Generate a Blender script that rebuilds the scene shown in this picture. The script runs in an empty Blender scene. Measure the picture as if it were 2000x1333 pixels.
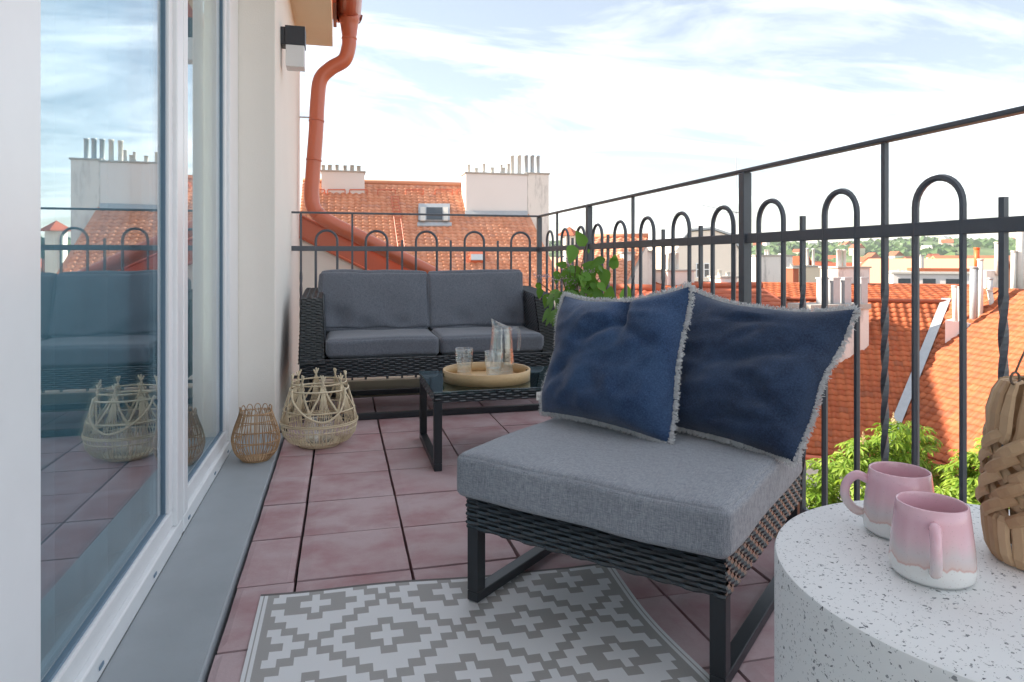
import bpy, bmesh, math, random
from mathutils import Vector, Matrix, noise
random.seed(7)
R = math.radians
sc = bpy.context.scene

# ------------------------------------------------------------------ camera
F, TH, EYE, HOR = 1333.3, math.atan(333 / 1333.3), 0.833, 508.0
CT, ST = math.cos(TH), math.sin(TH)
cd = bpy.data.cameras.new('camera'); cam = bpy.data.objects.new('camera', cd)
sc.collection.objects.link(cam); sc.camera = cam
cam.location = (0, 0, EYE); cam.rotation_euler = (R(90), 0, -TH)
cd.sensor_width = 36; cd.lens = 36 * F / 2000
cd.shift_y = -(666.5 - HOR) / 2000; cd.clip_start = 0.02; cd.clip_end = 9000

# ------------------------------------------------------------------ light
SUN_AZ, SUN_EL = R(29), R(28)           # azimuth from -X towards +Y
S = Vector((-math.cos(SUN_AZ) * math.cos(SUN_EL), math.sin(SUN_AZ) * math.cos(SUN_EL), math.sin(SUN_EL)))
sd = bpy.data.lights.new('sun', 'SUN'); so = bpy.data.objects.new('sun', sd); sc.collection.objects.link(so)
so.rotation_euler = S.to_track_quat('Z', 'Y').to_euler(); so.location = (-20, 10, 30)
sd.energy = 2.25; sd.angle = R(0.6); sd.color = (1, 0.87, 0.70)
w = bpy.data.worlds.new('World'); sc.world = w; w.use_nodes = True
nt = w.node_tree; N = nt.nodes; L = nt.links; N.clear()
def wn(t, **k):
    n = N.new(t)
    for a, b in k.items(): setattr(n, a, b)
    return n
sky = wn('ShaderNodeTexSky', sky_type='NISHITA'); sky.sun_disc = False
sky.sun_elevation = SUN_EL; sky.sun_rotation = math.atan2(S.x, S.y) % (2 * math.pi)
sky.air_density = 1.0; sky.dust_density = 0.3; sky.ozone_density = 1.6
tc = wn('ShaderNodeTexCoord'); sep = wn('ShaderNodeSeparateXYZ'); L.new(tc.outputs['Generated'], sep.inputs[0])
add = wn('ShaderNodeMath', operation='ADD'); L.new(sep.outputs[2], add.inputs[0]); add.inputs[1].default_value = 0.16
dx = wn('ShaderNodeMath', operation='DIVIDE'); L.new(sep.outputs[0], dx.inputs[0]); L.new(add.outputs[0], dx.inputs[1])
dy = wn('ShaderNodeMath', operation='DIVIDE'); L.new(sep.outputs[1], dy.inputs[0]); L.new(add.outputs[0], dy.inputs[1])
cmb = wn('ShaderNodeCombineXYZ'); L.new(dx.outputs[0], cmb.inputs[0]); L.new(dy.outputs[0], cmb.inputs[1])
mp = wn('ShaderNodeMapping'); L.new(cmb.outputs[0], mp.inputs[0]); mp.inputs['Rotation'].default_value = (0, 0, R(35)); mp.inputs['Scale'].default_value = (0.7, 1.7, 1); mp.inputs['Location'].default_value = (3.4, 0.9, 0)
nz = wn('ShaderNodeTexNoise'); L.new(mp.outputs[0], nz.inputs['Vector']); nz.inputs['Scale'].default_value = 1.05; nz.inputs['Detail'].default_value = 9; nz.inputs['Roughness'].default_value = 0.62; nz.inputs['Distortion'].default_value = 0.9
rp = wn('ShaderNodeValToRGB'); L.new(nz.outputs[0], rp.inputs[0])
rp.color_ramp.elements[0].position = 0.42; rp.color_ramp.elements[1].position = 0.84
rp.color_ramp.elements[1].color = (0.95, 0.95, 0.95, 1); rp.color_ramp.elements[0].color = (0.16, 0.16, 0.16, 1)
hz = wn('ShaderNodeMapRange'); L.new(sep.outputs[2], hz.inputs[0]); hz.inputs[1].default_value = 0.0; hz.inputs[2].default_value = 0.20; hz.inputs[3].default_value = 0.16; hz.inputs[4].default_value = 0.0
mx = wn('ShaderNodeMath', operation='MAXIMUM'); L.new(rp.outputs[0], mx.inputs[0]); L.new(hz.outputs[0], mx.inputs[1])
cm = wn('ShaderNodeMixRGB'); L.new(mx.outputs[0], cm.inputs[0]); tint = wn('ShaderNodeMixRGB', blend_type='MULTIPLY'); tint.inputs[0].default_value = 1; tint.inputs[2].default_value = (0.62, 0.565, 0.52, 1); L.new(sky.outputs[0], tint.inputs[1]); L.new(tint.outputs[0], cm.inputs[1]); cm.inputs[2].default_value = (7.3, 7.45, 7.5, 1)
bg = wn('ShaderNodeBackground'); L.new(cm.outputs[0], bg.inputs[0]); bg.inputs[1].default_value = 0.05
L.new(bg.outputs[0], wn('ShaderNodeOutputWorld').inputs[0])
vs = sc.view_settings; vs.view_transform = 'Standard'; vs.look = 'None'; vs.gamma = 1; vs.exposure = 2.75; vs.use_curve_mapping = False
sc.cycles.max_bounces = 10; sc.cycles.transparent_max_bounces = 24; sc.cycles.transmission_bounces = 10; sc.cycles.glossy_bounces = 5
sc.cycles.caustics_reflective = False; sc.cycles.caustics_refractive = False

# ------------------------------------------------------------------ helpers
def ray(px, py):
    xc = (px - 1000) / F
    return Vector((CT * xc + ST, -ST * xc + CT, (HOR - py) / F))
ORG = Vector((0, 0, EYE))
def at(px, py, X=None, Y=None, Z=None, d=None):
    r = ray(px, py)
    t = d if d is not None else X / r.x if X is not None else Y / r.y if Y is not None else (Z - EYE) / r.z
    return ORG + r * t
def onp(px, py, p, n):
    r = ray(px, py)
    return ORG + r * ((Vector(p) - ORG).dot(n) / r.dot(n))
def V(*a): return Vector(a)

class MB:
    def __init__(s): s.v = []; s.f = []; s.m = []
    def add(s, vs, fs, mi=0):
        o = len(s.v); s.v += [tuple(p) for p in vs]
        for f in fs: s.f.append(tuple(i + o for i in f)); s.m.append(mi)
        return s
    def box(s, a, b, mi=0):
        x0, y0, z0 = a; x1, y1, z1 = b
        v = [(x0,y0,z0),(x1,y0,z0),(x1,y1,z0),(x0,y1,z0),(x0,y0,z1),(x1,y0,z1),(x1,y1,z1),(x0,y1,z1)]
        return s.add(v, [(0,3,2,1),(4,5,6,7),(0,1,5,4),(1,2,6,5),(2,3,7,6),(3,0,4,7)], mi)
    def hexa(s, bot, top, mi=0):
        n = len(bot); v = list(bot) + list(top)
        fs = [tuple(range(n))[::-1], tuple(range(n, 2 * n))] + [(i, (i+1) % n, n + (i+1) % n, n + i) for i in range(n)]
        return s.add(v, fs, mi)
    def tube(s, path, r, n=8, closed=False, mi=0, twist=0.0, phase=0.0, caps=True):
        P = [Vector(p) for p in path]; m = len(P)
        rr = r if isinstance(r, (list, tuple)) else [r] * m
        nrm = None; rings = []
        for i in range(m):
            if closed: t = P[(i+1) % m] - P[i-1]
            else: t = P[min(i+1, m-1)] - P[max(i-1, 0)]
            t.normalize()
            if nrm is None:
                nrm = t.orthogonal().normalized() if abs(t.z) < 0.99 else Vector((1, 0, 0))
            nrm = (nrm - t * nrm.dot(t)).normalized(); b = t.cross(nrm)
            an = phase + twist * i
            rings.append([P[i] + (nrm * math.cos(an + 2*math.pi*k/n) + b * math.sin(an + 2*math.pi*k/n)) * rr[i] for k in range(n)])
        vs = [p for g in rings for p in g]; fs = []
        for i in range(m if closed else m - 1):
            j = (i + 1) % m
            for k in range(n): fs.append((i*n+k, i*n+(k+1) % n, j*n+(k+1) % n, j*n+k))
        if not closed and caps: fs += [tuple(range(n))[::-1], tuple(range((m-1)*n, m*n))]
        return s.add(vs, fs, mi)
    def bar(s, a, b, wd, mi=0):
        return s.tube([a, b], wd * 0.7071, 4, phase=math.pi/4, mi=mi)
    def lathe(s, prof, c=(0,0,0), n=32, mi=0, closed=False, sx=1, sy=1):
        c = Vector(c); vs = []; fs = []; m = len(prof)
        for r, z in prof:
            for k in range(n):
                a = 2*math.pi*k/n; vs.append(c + Vector((r*sx*math.cos(a), r*sy*math.sin(a), z)))
        for i in range(m if closed else m - 1):
            j = (i + 1) % m
            for k in range(n): fs.append((i*n+k, i*n+(k+1) % n, j*n+(k+1) % n, j*n+k))
        if not closed:
            if prof[0][0] > 1e-5: fs.append(tuple(range(n))[::-1])
            if prof[-1][0] > 1e-5: fs.append(tuple(range((m-1)*n, m*n)))
        return s.add(vs, fs, mi)
    def xf(s, M):
        s.v = [tuple(M @ Vector(p)) for p in s.v]; return s
    def build(s, name, mat, parent=None, smooth=False, bevel=0, loc=None, kind=None, subsurf=0):
        me = bpy.data.meshes.new(name); me.from_pydata(s.v, [], s.f)
        for m in (mat if isinstance(mat, (list, tuple)) else [mat]): me.materials.append(m)
        if any(s.m): me.polygons.foreach_set('material_index', s.m)
        if smooth: me.polygons.foreach_set('use_smooth', [True] * len(me.polygons))
        me.update()
        o = bpy.data.objects.new(name, me); sc.collection.objects.link(o)
        if parent: o.parent = parent
        if loc is not None: o.location = loc
        if bevel:
            b = o.modifiers.new('bevel', 'BEVEL'); b.width = bevel; b.segments = 2; b.limit_method = 'ANGLE'; b.angle_limit = R(40)
        if subsurf:
            b = o.modifiers.new('sub', 'SUBSURF'); b.levels = subsurf; b.render_levels = subsurf
        if kind: o['kind'] = kind
        return o
def thing(name, label, cat, loc=(0,0,0), rz=0, group=None):
    o = bpy.data.objects.new(name, None); sc.collection.objects.link(o); o.empty_display_size = 0.1
    o.location = loc; o.rotation_euler = (0, 0, rz)
    return tag(o, label, cat, group)
def tag(o, label, cat, group=None):
    o['label'] = label; o['category'] = cat
    if group: o['group'] = group
    return o
def struct(o): o['kind'] = 'structure'; return o

# ------------------------------------------------------------------ materials
class NT:
    def __init__(s, name):
        s.mat = bpy.data.materials.new(name); s.mat.use_nodes = True; s.t = s.mat.node_tree
        s.t.nodes.clear(); s.out = s.n('ShaderNodeOutputMaterial')
    def n(s, t, ins=None, **k):
        nd = s.t.nodes.new(t)
        for a, b in k.items(): setattr(nd, a, b)
        for a, b in (ins or {}).items(): s.set(nd.inputs[a], b)
        return nd
    def set(s, sock, val):
        if isinstance(val, bpy.types.NodeSocket): s.t.links.new(val, sock)
        elif isinstance(val, bpy.types.Node): s.t.links.new(val.outputs[0], sock)
        else:
            if isinstance(val, (tuple, list)) and len(val) == 3 and sock.type == 'RGBA': val = (*val, 1)
            sock.default_value = val
    def obj(s, scale=(1,1,1), rot=(0,0,0), src='Object'):
        tcn = s.n('ShaderNodeTexCoord')
        return s.n('ShaderNodeMapping', {0: tcn.outputs[src], 'Scale': scale, 'Rotation': rot})
    def noise(s, scale, detail=4, rough=0.55, vec=None, dist=0):
        return s.n('ShaderNodeTexNoise', {'Vector': vec or s.obj(), 'Scale': scale, 'Detail': detail, 'Roughness': rough, 'Distortion': dist})
    def ramp(s, fac, stops, interp='LINEAR'):
        r = s.n('ShaderNodeValToRGB', {0: fac}); cr = r.color_ramp; cr.interpolation = interp
        while len(cr.elements) < len(stops): cr.elements.new(0.5)
        for e, (p, c) in zip(cr.elements, stops):
            e.position = p; e.color = (*c, 1) if len(c) == 3 else c
        return r
    def mix(s, fac, a, b, mode='MIX'):
        return s.n('ShaderNodeMixRGB', {0: fac, 1: a, 2: b}, blend_type=mode)
    def math(s, op, a, b=0.0):
        return s.n('ShaderNodeMath', {0: a, 1: b}, operation=op)
    def bump(s, h, strength=0.3, dist=0.01, normal=None):
        d = {'Height': h, 'Strength': strength, 'Distance': dist}
        if normal: d['Normal'] = normal
        return s.n('ShaderNodeBump', d)
    def pbr(s, color, rough=0.6, metal=0, spec=0.5, normal=None, **k):
        d = {'Base Color': color, 'Roughness': rough, 'Metallic': metal, 'Specular IOR Level': spec}
        if normal: d['Normal'] = normal
        d.update(k)
        p = s.n('ShaderNodeBsdfPrincipled', d); s.t.links.new(p.outputs[0], s.out.inputs[0]); return s.mat
def simple(name, col, rough=0.6, metal=0, spec=0.5, var=0.08, scale=6, bump=0.0, bscale=80, **k):
    t = NT(name); nz = t.noise(scale, 5, 0.6)
    c = t.mix(nz, tuple(x * (1 - var * 1.6) for x in col), tuple(min(1, x * (1 + var * 1.6)) for x in col))
    nm = t.bump(t.noise(bscale, 3), bump, 0.004) if bump else None
    return t.pbr(c, rough, metal, spec, nm, **k)

M = {}
M['white_frame'] = simple('white_frame', (0.86, 0.88, 0.90), 0.28, var=0.03, scale=9)
M['gasket'] = simple('gasket', (0.18, 0.27, 0.36), 0.5, var=0.03)
M['plaster'] = simple('plaster', (0.87, 0.83, 0.77), 0.9, var=0.025, scale=2.5, bump=0.25, bscale=220)
M['plaster_white'] = simple('plaster_white', (0.80, 0.78, 0.76), 0.9, var=0.03, scale=2, bump=0.25, bscale=200)
M['soffit'] = simple('soffit', (0.80, 0.66, 0.47), 0.85, var=0.02)
M['concrete'] = simple('concrete', (0.42, 0.40, 0.37), 0.9, var=0.16, scale=9, bump=0.3)
M['rail'] = simple('rail', (0.085, 0.097, 0.118), 0.42, metal=0.0, spec=0.6, var=0.12, scale=30, bump=0.12, bscale=260)
M['black_metal'] = simple('black_metal', (0.018, 0.022, 0.028), 0.38, spec=0.5, var=0.1, scale=20)
M['lamp_black'] = simple('lamp_black', (0.035, 0.04, 0.05), 0.45, var=0.05)
M['diffuser'] = simple('diffuser', (0.74, 0.75, 0.76), 0.35, var=0.01)
M['red_metal'] = simple('red_metal', (0.56, 0.145, 0.075), 0.30, spec=0.6, var=0.06, scale=5, bump=0.05, bscale=30)
M['red_dark'] = simple('red_dark', (0.20, 0.06, 0.04), 0.5, var=0.1)
M['zinc'] = simple('zinc', (0.42, 0.45, 0.48), 0.45, metal=0.3, var=0.1, scale=8)
M['pipe_white'] = simple('pipe_white', (0.62, 0.60, 0.56), 0.55, var=0.12, scale=8)
M['orange_pipe'] = simple('orange_pipe', (0.75, 0.13, 0.03), 0.5, var=0.05)
M['wall_cream'] = simple('wall_cream', (0.70, 0.60, 0.47), 0.9, var=0.06, scale=1.2)
M['wall_pale'] = simple('wall_pale', (0.70, 0.66, 0.60), 0.9, var=0.06, scale=1.2)
M['dark_window'] = simple('dark_window', (0.06, 0.075, 0.09), 0.12, var=0.1)
M['wall_beige'] = simple('wall_beige', (0.86, 0.77, 0.68), 0.9, var=0.04, scale=1.2)
M['candle'] = simple('candle', (0.75, 0.72, 0.66), 0.5)
M['twig'] = simple('twig', (0.10, 0.085, 0.04), 0.7)
M['bark'] = simple('bark', (0.10, 0.075, 0.05), 0.9, var=0.3, scale=12, bump=0.6, bscale=30)
M['string'] = simple('string', (0.16, 0.12, 0.09), 0.6, metal=0.3)
def chimney_mat():
    t = NT('chimney_plaster'); o = t.obj()
    st = t.noise(0.9, 6, 0.7, t.obj((3.0, 3.0, 0.7)))
    c = t.mix(t.ramp(st, [(0.50, (0,0,0)), (0.72, (1,1,1))]), (0.74, 0.71, 0.68), (0.34, 0.33, 0.32))
    return t.pbr(c, 0.92, normal=t.bump(t.noise(20, 4), 0.3, 0.02))
M['chimney'] = chimney_mat()
M['chimney_clean'] = simple('chimney_clean', (0.74, 0.71, 0.70), 0.92, var=0.03, scale=0.8)
def tile_mat(name, a, b, dark):
    t = NT(name); g = t.n('ShaderNodeNewGeometry'); oi = t.n('ShaderNodeObjectInfo')
    r = t.math('FRACT', t.math('ADD', g.outputs['Random Per Island'], oi.outputs['Random']))
    c = t.mix(r, a, b)
    tco = t.n('ShaderNodeTexCoord')
    gp = t.n('ShaderNodeNewGeometry')
    nzz = t.n('ShaderNodeTexNoise', {'Vector': gp.outputs['Position'], 'Scale': 0.9, 'Detail': 6, 'Roughness': 0.7})
    c2 = t.mix(t.ramp(nzz, [(0.50, (0,0,0)), (0.70, (0.6,0.6,0.6))]), c, dark)
    old = t.math('MULTIPLY', t.math('GREATER_THAN', r, 0.93), 0.55); c2 = t.mix(old, c2, dark)
    return t.pbr(c2, 0.72, normal=t.bump(t.noise(60, 3), 0.2, 0.01))
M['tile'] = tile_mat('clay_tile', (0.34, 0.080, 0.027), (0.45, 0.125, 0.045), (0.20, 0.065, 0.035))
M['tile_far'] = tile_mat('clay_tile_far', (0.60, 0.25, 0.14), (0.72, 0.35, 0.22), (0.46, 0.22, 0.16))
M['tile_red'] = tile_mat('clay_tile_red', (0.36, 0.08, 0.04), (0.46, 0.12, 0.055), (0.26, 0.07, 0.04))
def floor_mat():
    t = NT('pink_concrete_tile'); oi = t.n('ShaderNodeObjectInfo')
    off = t.n('ShaderNodeCombineXYZ', {0: t.math('MULTIPLY', oi.outputs['Random'], 37.0), 1: t.math('MULTIPLY', oi.outputs['Random'], 91.0), 2: 0.0})
    v = t.n('ShaderNodeVectorMath', {0: t.obj((1, 1.15, 1)), 1: off}, operation='ADD')
    n1 = t.noise(5.0, 7, 0.58, v, 0.15); n2 = t.noise(160, 4, 0.75, v)
    bloom = t.ramp(n1, [(0.30, (0,0,0)), (0.62, (1,1,1))])
    base = t.mix(oi.outputs['Random'], (0.40, 0.195, 0.205), (0.48, 0.265, 0.28))
    c = t.mix(bloom, base, (0.60, 0.47, 0.49))
    c = t.mix(t.math('MULTIPLY', n2, 0.30), c, (0.24, 0.12, 0.12))
    h = t.math('ADD', t.math('MULTIPLY', n2, 0.5), n1)
    return t.pbr(c, 0.72, normal=t.bump(h, 0.25, 0.004))
M['floor_tile'] = floor_mat()
M['under'] = simple('under_slab', (0.03, 0.025, 0.025), 0.9)
M['ledge'] = simple('ledge_grey', (0.37, 0.41, 0.44), 0.62, var=0.09, scale=5, bump=0.12, bscale=150)
def fabric(name, a, b, sc_=1.0):
    t = NT(name)
    n1 = t.noise(75*sc_, 3, 0.7, t.obj((1, 11, 11))); n2 = t.noise(75*sc_, 3, 0.7, t.obj((11, 1, 1))); n3 = t.noise(5, 4)
    f = t.mix(0.5, n1, n2); c = t.mix(t.ramp(f, [(0.36, (0,0,0)), (0.62, (1,1,1))]), a, b)
    c = t.mix(t.math('MULTIPLY', n3, 0.3), c, tuple(x*0.75 for x in a))
    return t.pbr(c, 0.9, spec=0.2, normal=t.bump(f, 0.35, 0.002), **{'Sheen Weight': 0.25, 'Sheen Roughness': 0.5})
M['sofa_fabric'] = fabric('grey_heather_fabric_shaded', (0.085, 0.098, 0.125), (0.23, 0.25, 0.29))  # same grey fabric as the chair; the sofa's dimmer light is in the colour
M['grey_fabric'] = fabric('grey_heather_fabric', (0.15, 0.17, 0.205), (0.46, 0.48, 0.52))
def denim(name, lo, hi):
    t = NT(name); n1 = t.noise(330, 2, 0.7, t.obj((1, 5, 1))); n2 = t.noise(330, 2, 0.7, t.obj((5, 1, 5))); n3 = t.noise(9, 5, 0.65, dist=0.5)
    f = t.mix(0.5, n1, n2)
    wear = t.ramp(n3, [(0.40, (0,0,0)), (0.75, (1,1,1))])
    c = t.mix(wear, lo, hi)
    n4 = t.noise(260, 3, 0.8)
    c = t.mix(t.ramp(t.mix(0.5, f, n4), [(0.44, (0,0,0)), (0.66, (0.42,0.42,0.42))]), c, tuple(x*2.6 + 0.015 for x in hi))
    return t.pbr(c, 0.85, spec=0.25, normal=t.bump(t.mix(0.3, f, n3), 0.4, 0.004), **{'Sheen Weight': 0.3})
M['denim_dark'] = denim('denim_navy', (0.008, 0.019, 0.048), (0.026, 0.050, 0.105)); M['denim'] = denim('denim_blue', (0.013, 0.034, 0.090), (0.040, 0.082, 0.17))
M['fringe'] = simple('fringe_thread', (0.86, 0.88, 0.90), 0.9, var=0.3, scale=160)
def wicker():
    t = NT('black_wicker'); n = t.noise(60, 3, 0.6)
    c = t.mix(n, (0.010, 0.015, 0.020), (0.032, 0.042, 0.052))
    return t.pbr(c, 0.30, spec=0.8, normal=t.bump(t.noise(300, 2, 0.6, t.obj((0.2, 0.2, 3))), 0.2, 0.001))
M['wicker'] = wicker()
M['core'] = simple('wicker_core', (0.008, 0.010, 0.012), 0.8)
def rattan(name, a, b):
    t = NT(name); n = t.noise(70, 5, 0.7, t.obj((1, 1, 0.25))); g = t.n('ShaderNodeNewGeometry'); oi = t.n('ShaderNodeObjectInfo')
    c = t.mix(t.mix(0.55, n, t.math('FRACT', t.math('ADD', g.outputs['Random Per Island'], oi.outputs['Random']))), a, b)
    return t.pbr(c, 0.62, normal=t.bump(t.noise(180, 3), 0.25, 0.001))
M['rattan_pale'] = rattan('pale_rattan', (0.62, 0.50, 0.32), (0.86, 0.76, 0.57))
M['rattan_brown'] = rattan('brown_rattan', (0.38, 0.21, 0.10), (0.64, 0.43, 0.25))
M['hyacinth'] = rattan('water_hyacinth', (0.36, 0.20, 0.10), (0.70, 0.50, 0.31))
def bamboo():
    t = NT('bamboo'); wv = t.noise(14, 4, 0.6, t.obj((1, 12, 12)))
    return t.pbr(t.mix(wv, (0.60, 0.39, 0.19), (0.80, 0.58, 0.33)), 0.42, normal=t.bump(wv, 0.1, 0.001))
M['bamboo'] = bamboo()
def glass(name, col=(1,1,1), ior=1.45, rough=0.0):
    t = NT(name); return t.pbr(col, rough, **{'Transmission Weight': 1.0, 'IOR': ior})

def pane(name, tint, base, col=(1, 1, 1)):
    t = NT(name); bf = t.n('ShaderNodeNewGeometry').outputs['Backfacing']; fr = t.n('ShaderNodeFresnel', {'IOR': t.math('SUBTRACT', 1.5, t.math('MULTIPLY', bf, 0.83333))})
    fac = t.n('ShaderNodeMath', {0: fr, 1: base}, operation='ADD', use_clamp=True)
    tr = t.n('ShaderNodeBsdfTransparent', {0: (*tint, 1)}); gl = t.n('ShaderNodeBsdfGlossy', {0: (*col, 1), 'Roughness': 0.0})
    m = t.n('ShaderNodeMixShader', {0: fac, 1: tr, 2: gl}); t.t.links.new(m.outputs[0], t.out.inputs[0]); return t.mat
M['glass'] = pane('clear_glass', (0.985, 0.992, 0.99), 0.06); M['water'] = pane('water', (0.97, 0.985, 0.99), 0.05)
M['pane'] = pane('window_glass', (0.80, 0.95, 1.0), 0.24, (0.95, 0.98, 1))
M['table_glass'] = pane('table_glass', (0.45, 0.62, 0.64), 0.10, (0.85, 0.97, 1))
M['curtain'] = simple('curtain', (0.70, 0.86, 0.90), 0.9, var=0.05)
M['room'] = simple('room_wall', (0.35, 0.37, 0.38), 0.9)
def terrazzo():
    t = NT('terrazzo'); o = t.obj(); col = (0.72, 0.735, 0.74); nodes = []
    for scl, th, pr in ((125, 0.24, 0.36), (250, 0.27, 0.36)):
        wv = t.n('ShaderNodeVectorMath', {0: o, 1: t.n('ShaderNodeVectorMath', {0: t.noise(scl*1.3, 2).outputs[1], 1: (0.011,)*3}, operation='MULTIPLY')}, operation='ADD')
        vo = t.n('ShaderNodeTexVoronoi', {'Vector': wv, 'Scale': scl, 'Randomness': 1.0})
        near = t.math('LESS_THAN', vo.outputs['Distance'], th)
        sp = t.n('ShaderNodeSeparateColor', {0: vo.outputs['Color']})
        pick = t.math('MULTIPLY', near, t.math('LESS_THAN', sp.outputs[0], pr))
        nodes.append((pick, sp))
    c = t.mix(t.noise(7, 4), (0.77, 0.78, 0.79), (0.84, 0.845, 0.845))
    for pick, sp in nodes: c = t.mix(pick, c, t.mix(sp.outputs[1], (0.06, 0.07, 0.085), (0.34, 0.35, 0.37)))
    return t.pbr(c, 0.5, normal=t.bump(t.noise(300, 2), 0.06, 0.001))
M['terrazzo'] = terrazzo()
def mug_mat():
    t = NT('mug_glaze'); o = t.obj(); sp = t.n('ShaderNodeSeparateXYZ', {0: o})
    wob = t.noise(55, 3, 0.5, t.obj((1, 1, 0.15)))
    z = t.math('ADD', sp.outputs[2], t.math('MULTIPLY', t.math('SUBTRACT', wob, 0.5), 0.022))
    f = t.math('DIVIDE', z, 0.09)
    c = t.ramp(f, [(0.0, (0.80, 0.80, 0.79)), (0.235, (0.80, 0.79, 0.78)), (0.255, (0.66, 0.42, 0.38)), (0.285, (0.70, 0.56, 0.54)), (0.40, (0.68, 0.59, 0.60)), (0.60, (0.80, 0.53, 0.59)), (0.8, (0.80, 0.48, 0.56)), (1.0, (0.82, 0.52, 0.59))])
    s = t.n('ShaderNodeTexVoronoi', {'Vector': o, 'Scale': 260})
    c = t.mix(t.math('MULTIPLY', t.math('LESS_THAN', s.outputs['Distance'], 0.16), 0.35), c, (0.5, 0.33, 0.33))
    return t.pbr(c, 0.2, spec=0.5, **{'Coat Weight': 0.4, 'Coat Roughness': 0.08})
M['mug'] = mug_mat()
def leaf_mat(name, a, b, trans=0.35):
    t = NT(name); g = t.n('ShaderNodeNewGeometry'); oi = t.n('ShaderNodeObjectInfo')
    r = t.math('FRACT', t.math('ADD', g.outputs['Random Per Island'], oi.outputs['Random']))
    c = t.mix(r, a, b)
    p = t.n('ShaderNodeBsdfPrincipled', {'Base Color': c, 'Roughness': 0.5, 'Specular IOR Level': 0.35})
    tl = t.n('ShaderNodeBsdfTranslucent', {0: t.mix(0.35, c, (0.30, 0.42, 0.03))})
    m = t.n('ShaderNodeMixShader', {0: trans, 1: p, 2: tl}); t.t.links.new(m.outputs[0], t.out.inputs[0]); return t.mat
M['leaf'] = leaf_mat('lilac_leaf', (0.08, 0.22, 0.03), (0.18, 0.40, 0.06))
M['leaf_pale'] = leaf_mat('pale_leaf', (0.10, 0.24, 0.06), (0.20, 0.36, 0.11))
M['chestnut'] = leaf_mat('chestnut_leaf', (0.13, 0.25, 0.025), (0.34, 0.46, 0.07), 0.45)
M['blossom'] = leaf_mat('blossom', (0.42, 0.27, 0.36), (0.55, 0.42, 0.50), 0.3)
M['spike'] = leaf_mat('flower_spike', (0.55, 0.36, 0.20), (0.66, 0.55, 0.35), 0.3)
M['wood_far'] = leaf_mat('far_wood', (0.035, 0.085, 0.025), (0.085, 0.15, 0.045), 0.1)
def rug_mat(name, a, b):
    t = NT(name); wv = t.n('ShaderNodeTexWave', {'Vector': t.obj(), 'Scale': 95, 'Distortion': 1.5, 'Detail': 1}, bands_direction='Y')
    return t.pbr(t.mix(wv.outputs[1], a, b), 0.6, spec=0.35, normal=t.bump(wv.outputs[1], 0.35, 0.002))
M['rug_white'] = rug_mat('rug_white', (0.76, 0.77, 0.79), (0.86, 0.87, 0.88)); M['rug_grey'] = rug_mat('rug_grey', (0.34, 0.33, 0.325), (0.47, 0.46, 0.45)); M['rug_bind'] = rug_mat('rug_binding', (0.12, 0.11, 0.11), (0.18, 0.165, 0.16))
M['label_white'] = simple('label_white', (0.82, 0.82, 0.80), 0.5, var=0.01)
M['ink'] = simple('ink', (0.10, 0.10, 0.10), 0.6)
M['ground'] = simple('ground_town', (0.20, 0.19, 0.16), 0.95, var=0.25, scale=0.02)
def hill_mat():
    t = NT('hill_ground'); n = t.noise(0.02, 6, 0.65)
    return t.pbr(t.ramp(n, [(0.35, (0.05, 0.10, 0.03)), (0.55, (0.10, 0.16, 0.05)), (0.7, (0.22, 0.22, 0.11))]), 0.95)
M['hill'] = hill_mat()

# ------------------------------------------------------------------ terrace floor
XW, XF, XG = -0.305, -0.46, -0.487        # wall face, window frame face, glass plane
XR, YR = 1.317, 4.50                       # railing planes
YRET = 3.42                                # return wall
floor = struct(MB().box((-0.47, -1.2, -0.30), (1.45, 4.66, -0.045)).build('terrace_floor', M['under']))
xs = [-0.262] + [-0.116 + 0.3 * k for k in range(5)] + [1.268]
ys = [1.858 + 0.2985 * k for k in range(-10, 9)]
tmesh = {}
for i in range(len(xs) - 1):
    for j in range(len(ys) - 1):
        y0, y1 = ys[j] + 0.0036, min(ys[j+1] - 0.0036, 4.44)
        x0, x1 = xs[i] + 0.0045, xs[i+1] - 0.0045
        if y1 - y0 < 0.05: continue
        key = (round(x1 - x0, 3), round(y1 - y0, 3))
        if key not in tmesh:
            a, b = key[0] / 2, key[1] / 2; m = MB(); g = 6
            def hgt(u, v): return -0.0035 * (max(abs(u), abs(v)) ** 8)
            vs = []; fs = []
            for q in range(g + 1):
                for p in range(g + 1):
                    u, v = 2*p/g - 1, 2*q/g - 1
                    u, v = math.copysign(abs(u) ** 0.6, u), math.copysign(abs(v) ** 0.6, v)
                    vs.append((a*u + random.uniform(-1, 1) * 0.0008, b*v + random.uniform(-1, 1) * 0.0008, hgt(u, v)))
            for q in range(g):
                for p in range(g): fs.append((q*(g+1)+p, q*(g+1)+p+1, (q+1)*(g+1)+p+1, (q+1)*(g+1)+p))
            m.add(vs, fs); m.box((-a, -b, -0.04), (a, b, -0.0036))
            o = m.build('tile', M['floor_tile'], floor); tmesh[key] = o.data
        else:
            o = bpy.data.objects.new('tile', tmesh[key]); sc.collection.objects.link(o); o.parent = floor
        o.location = ((x0+x1)/2 + random.uniform(-1, 1)*0.0012, (y0+y1)/2, random.uniform(-0.0015, 0.0012))
        o.rotation_euler = (random.uniform(-1, 1)*0.003, random.uniform(-1, 1)*0.003, random.uniform(-1, 1)*0.004)

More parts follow.
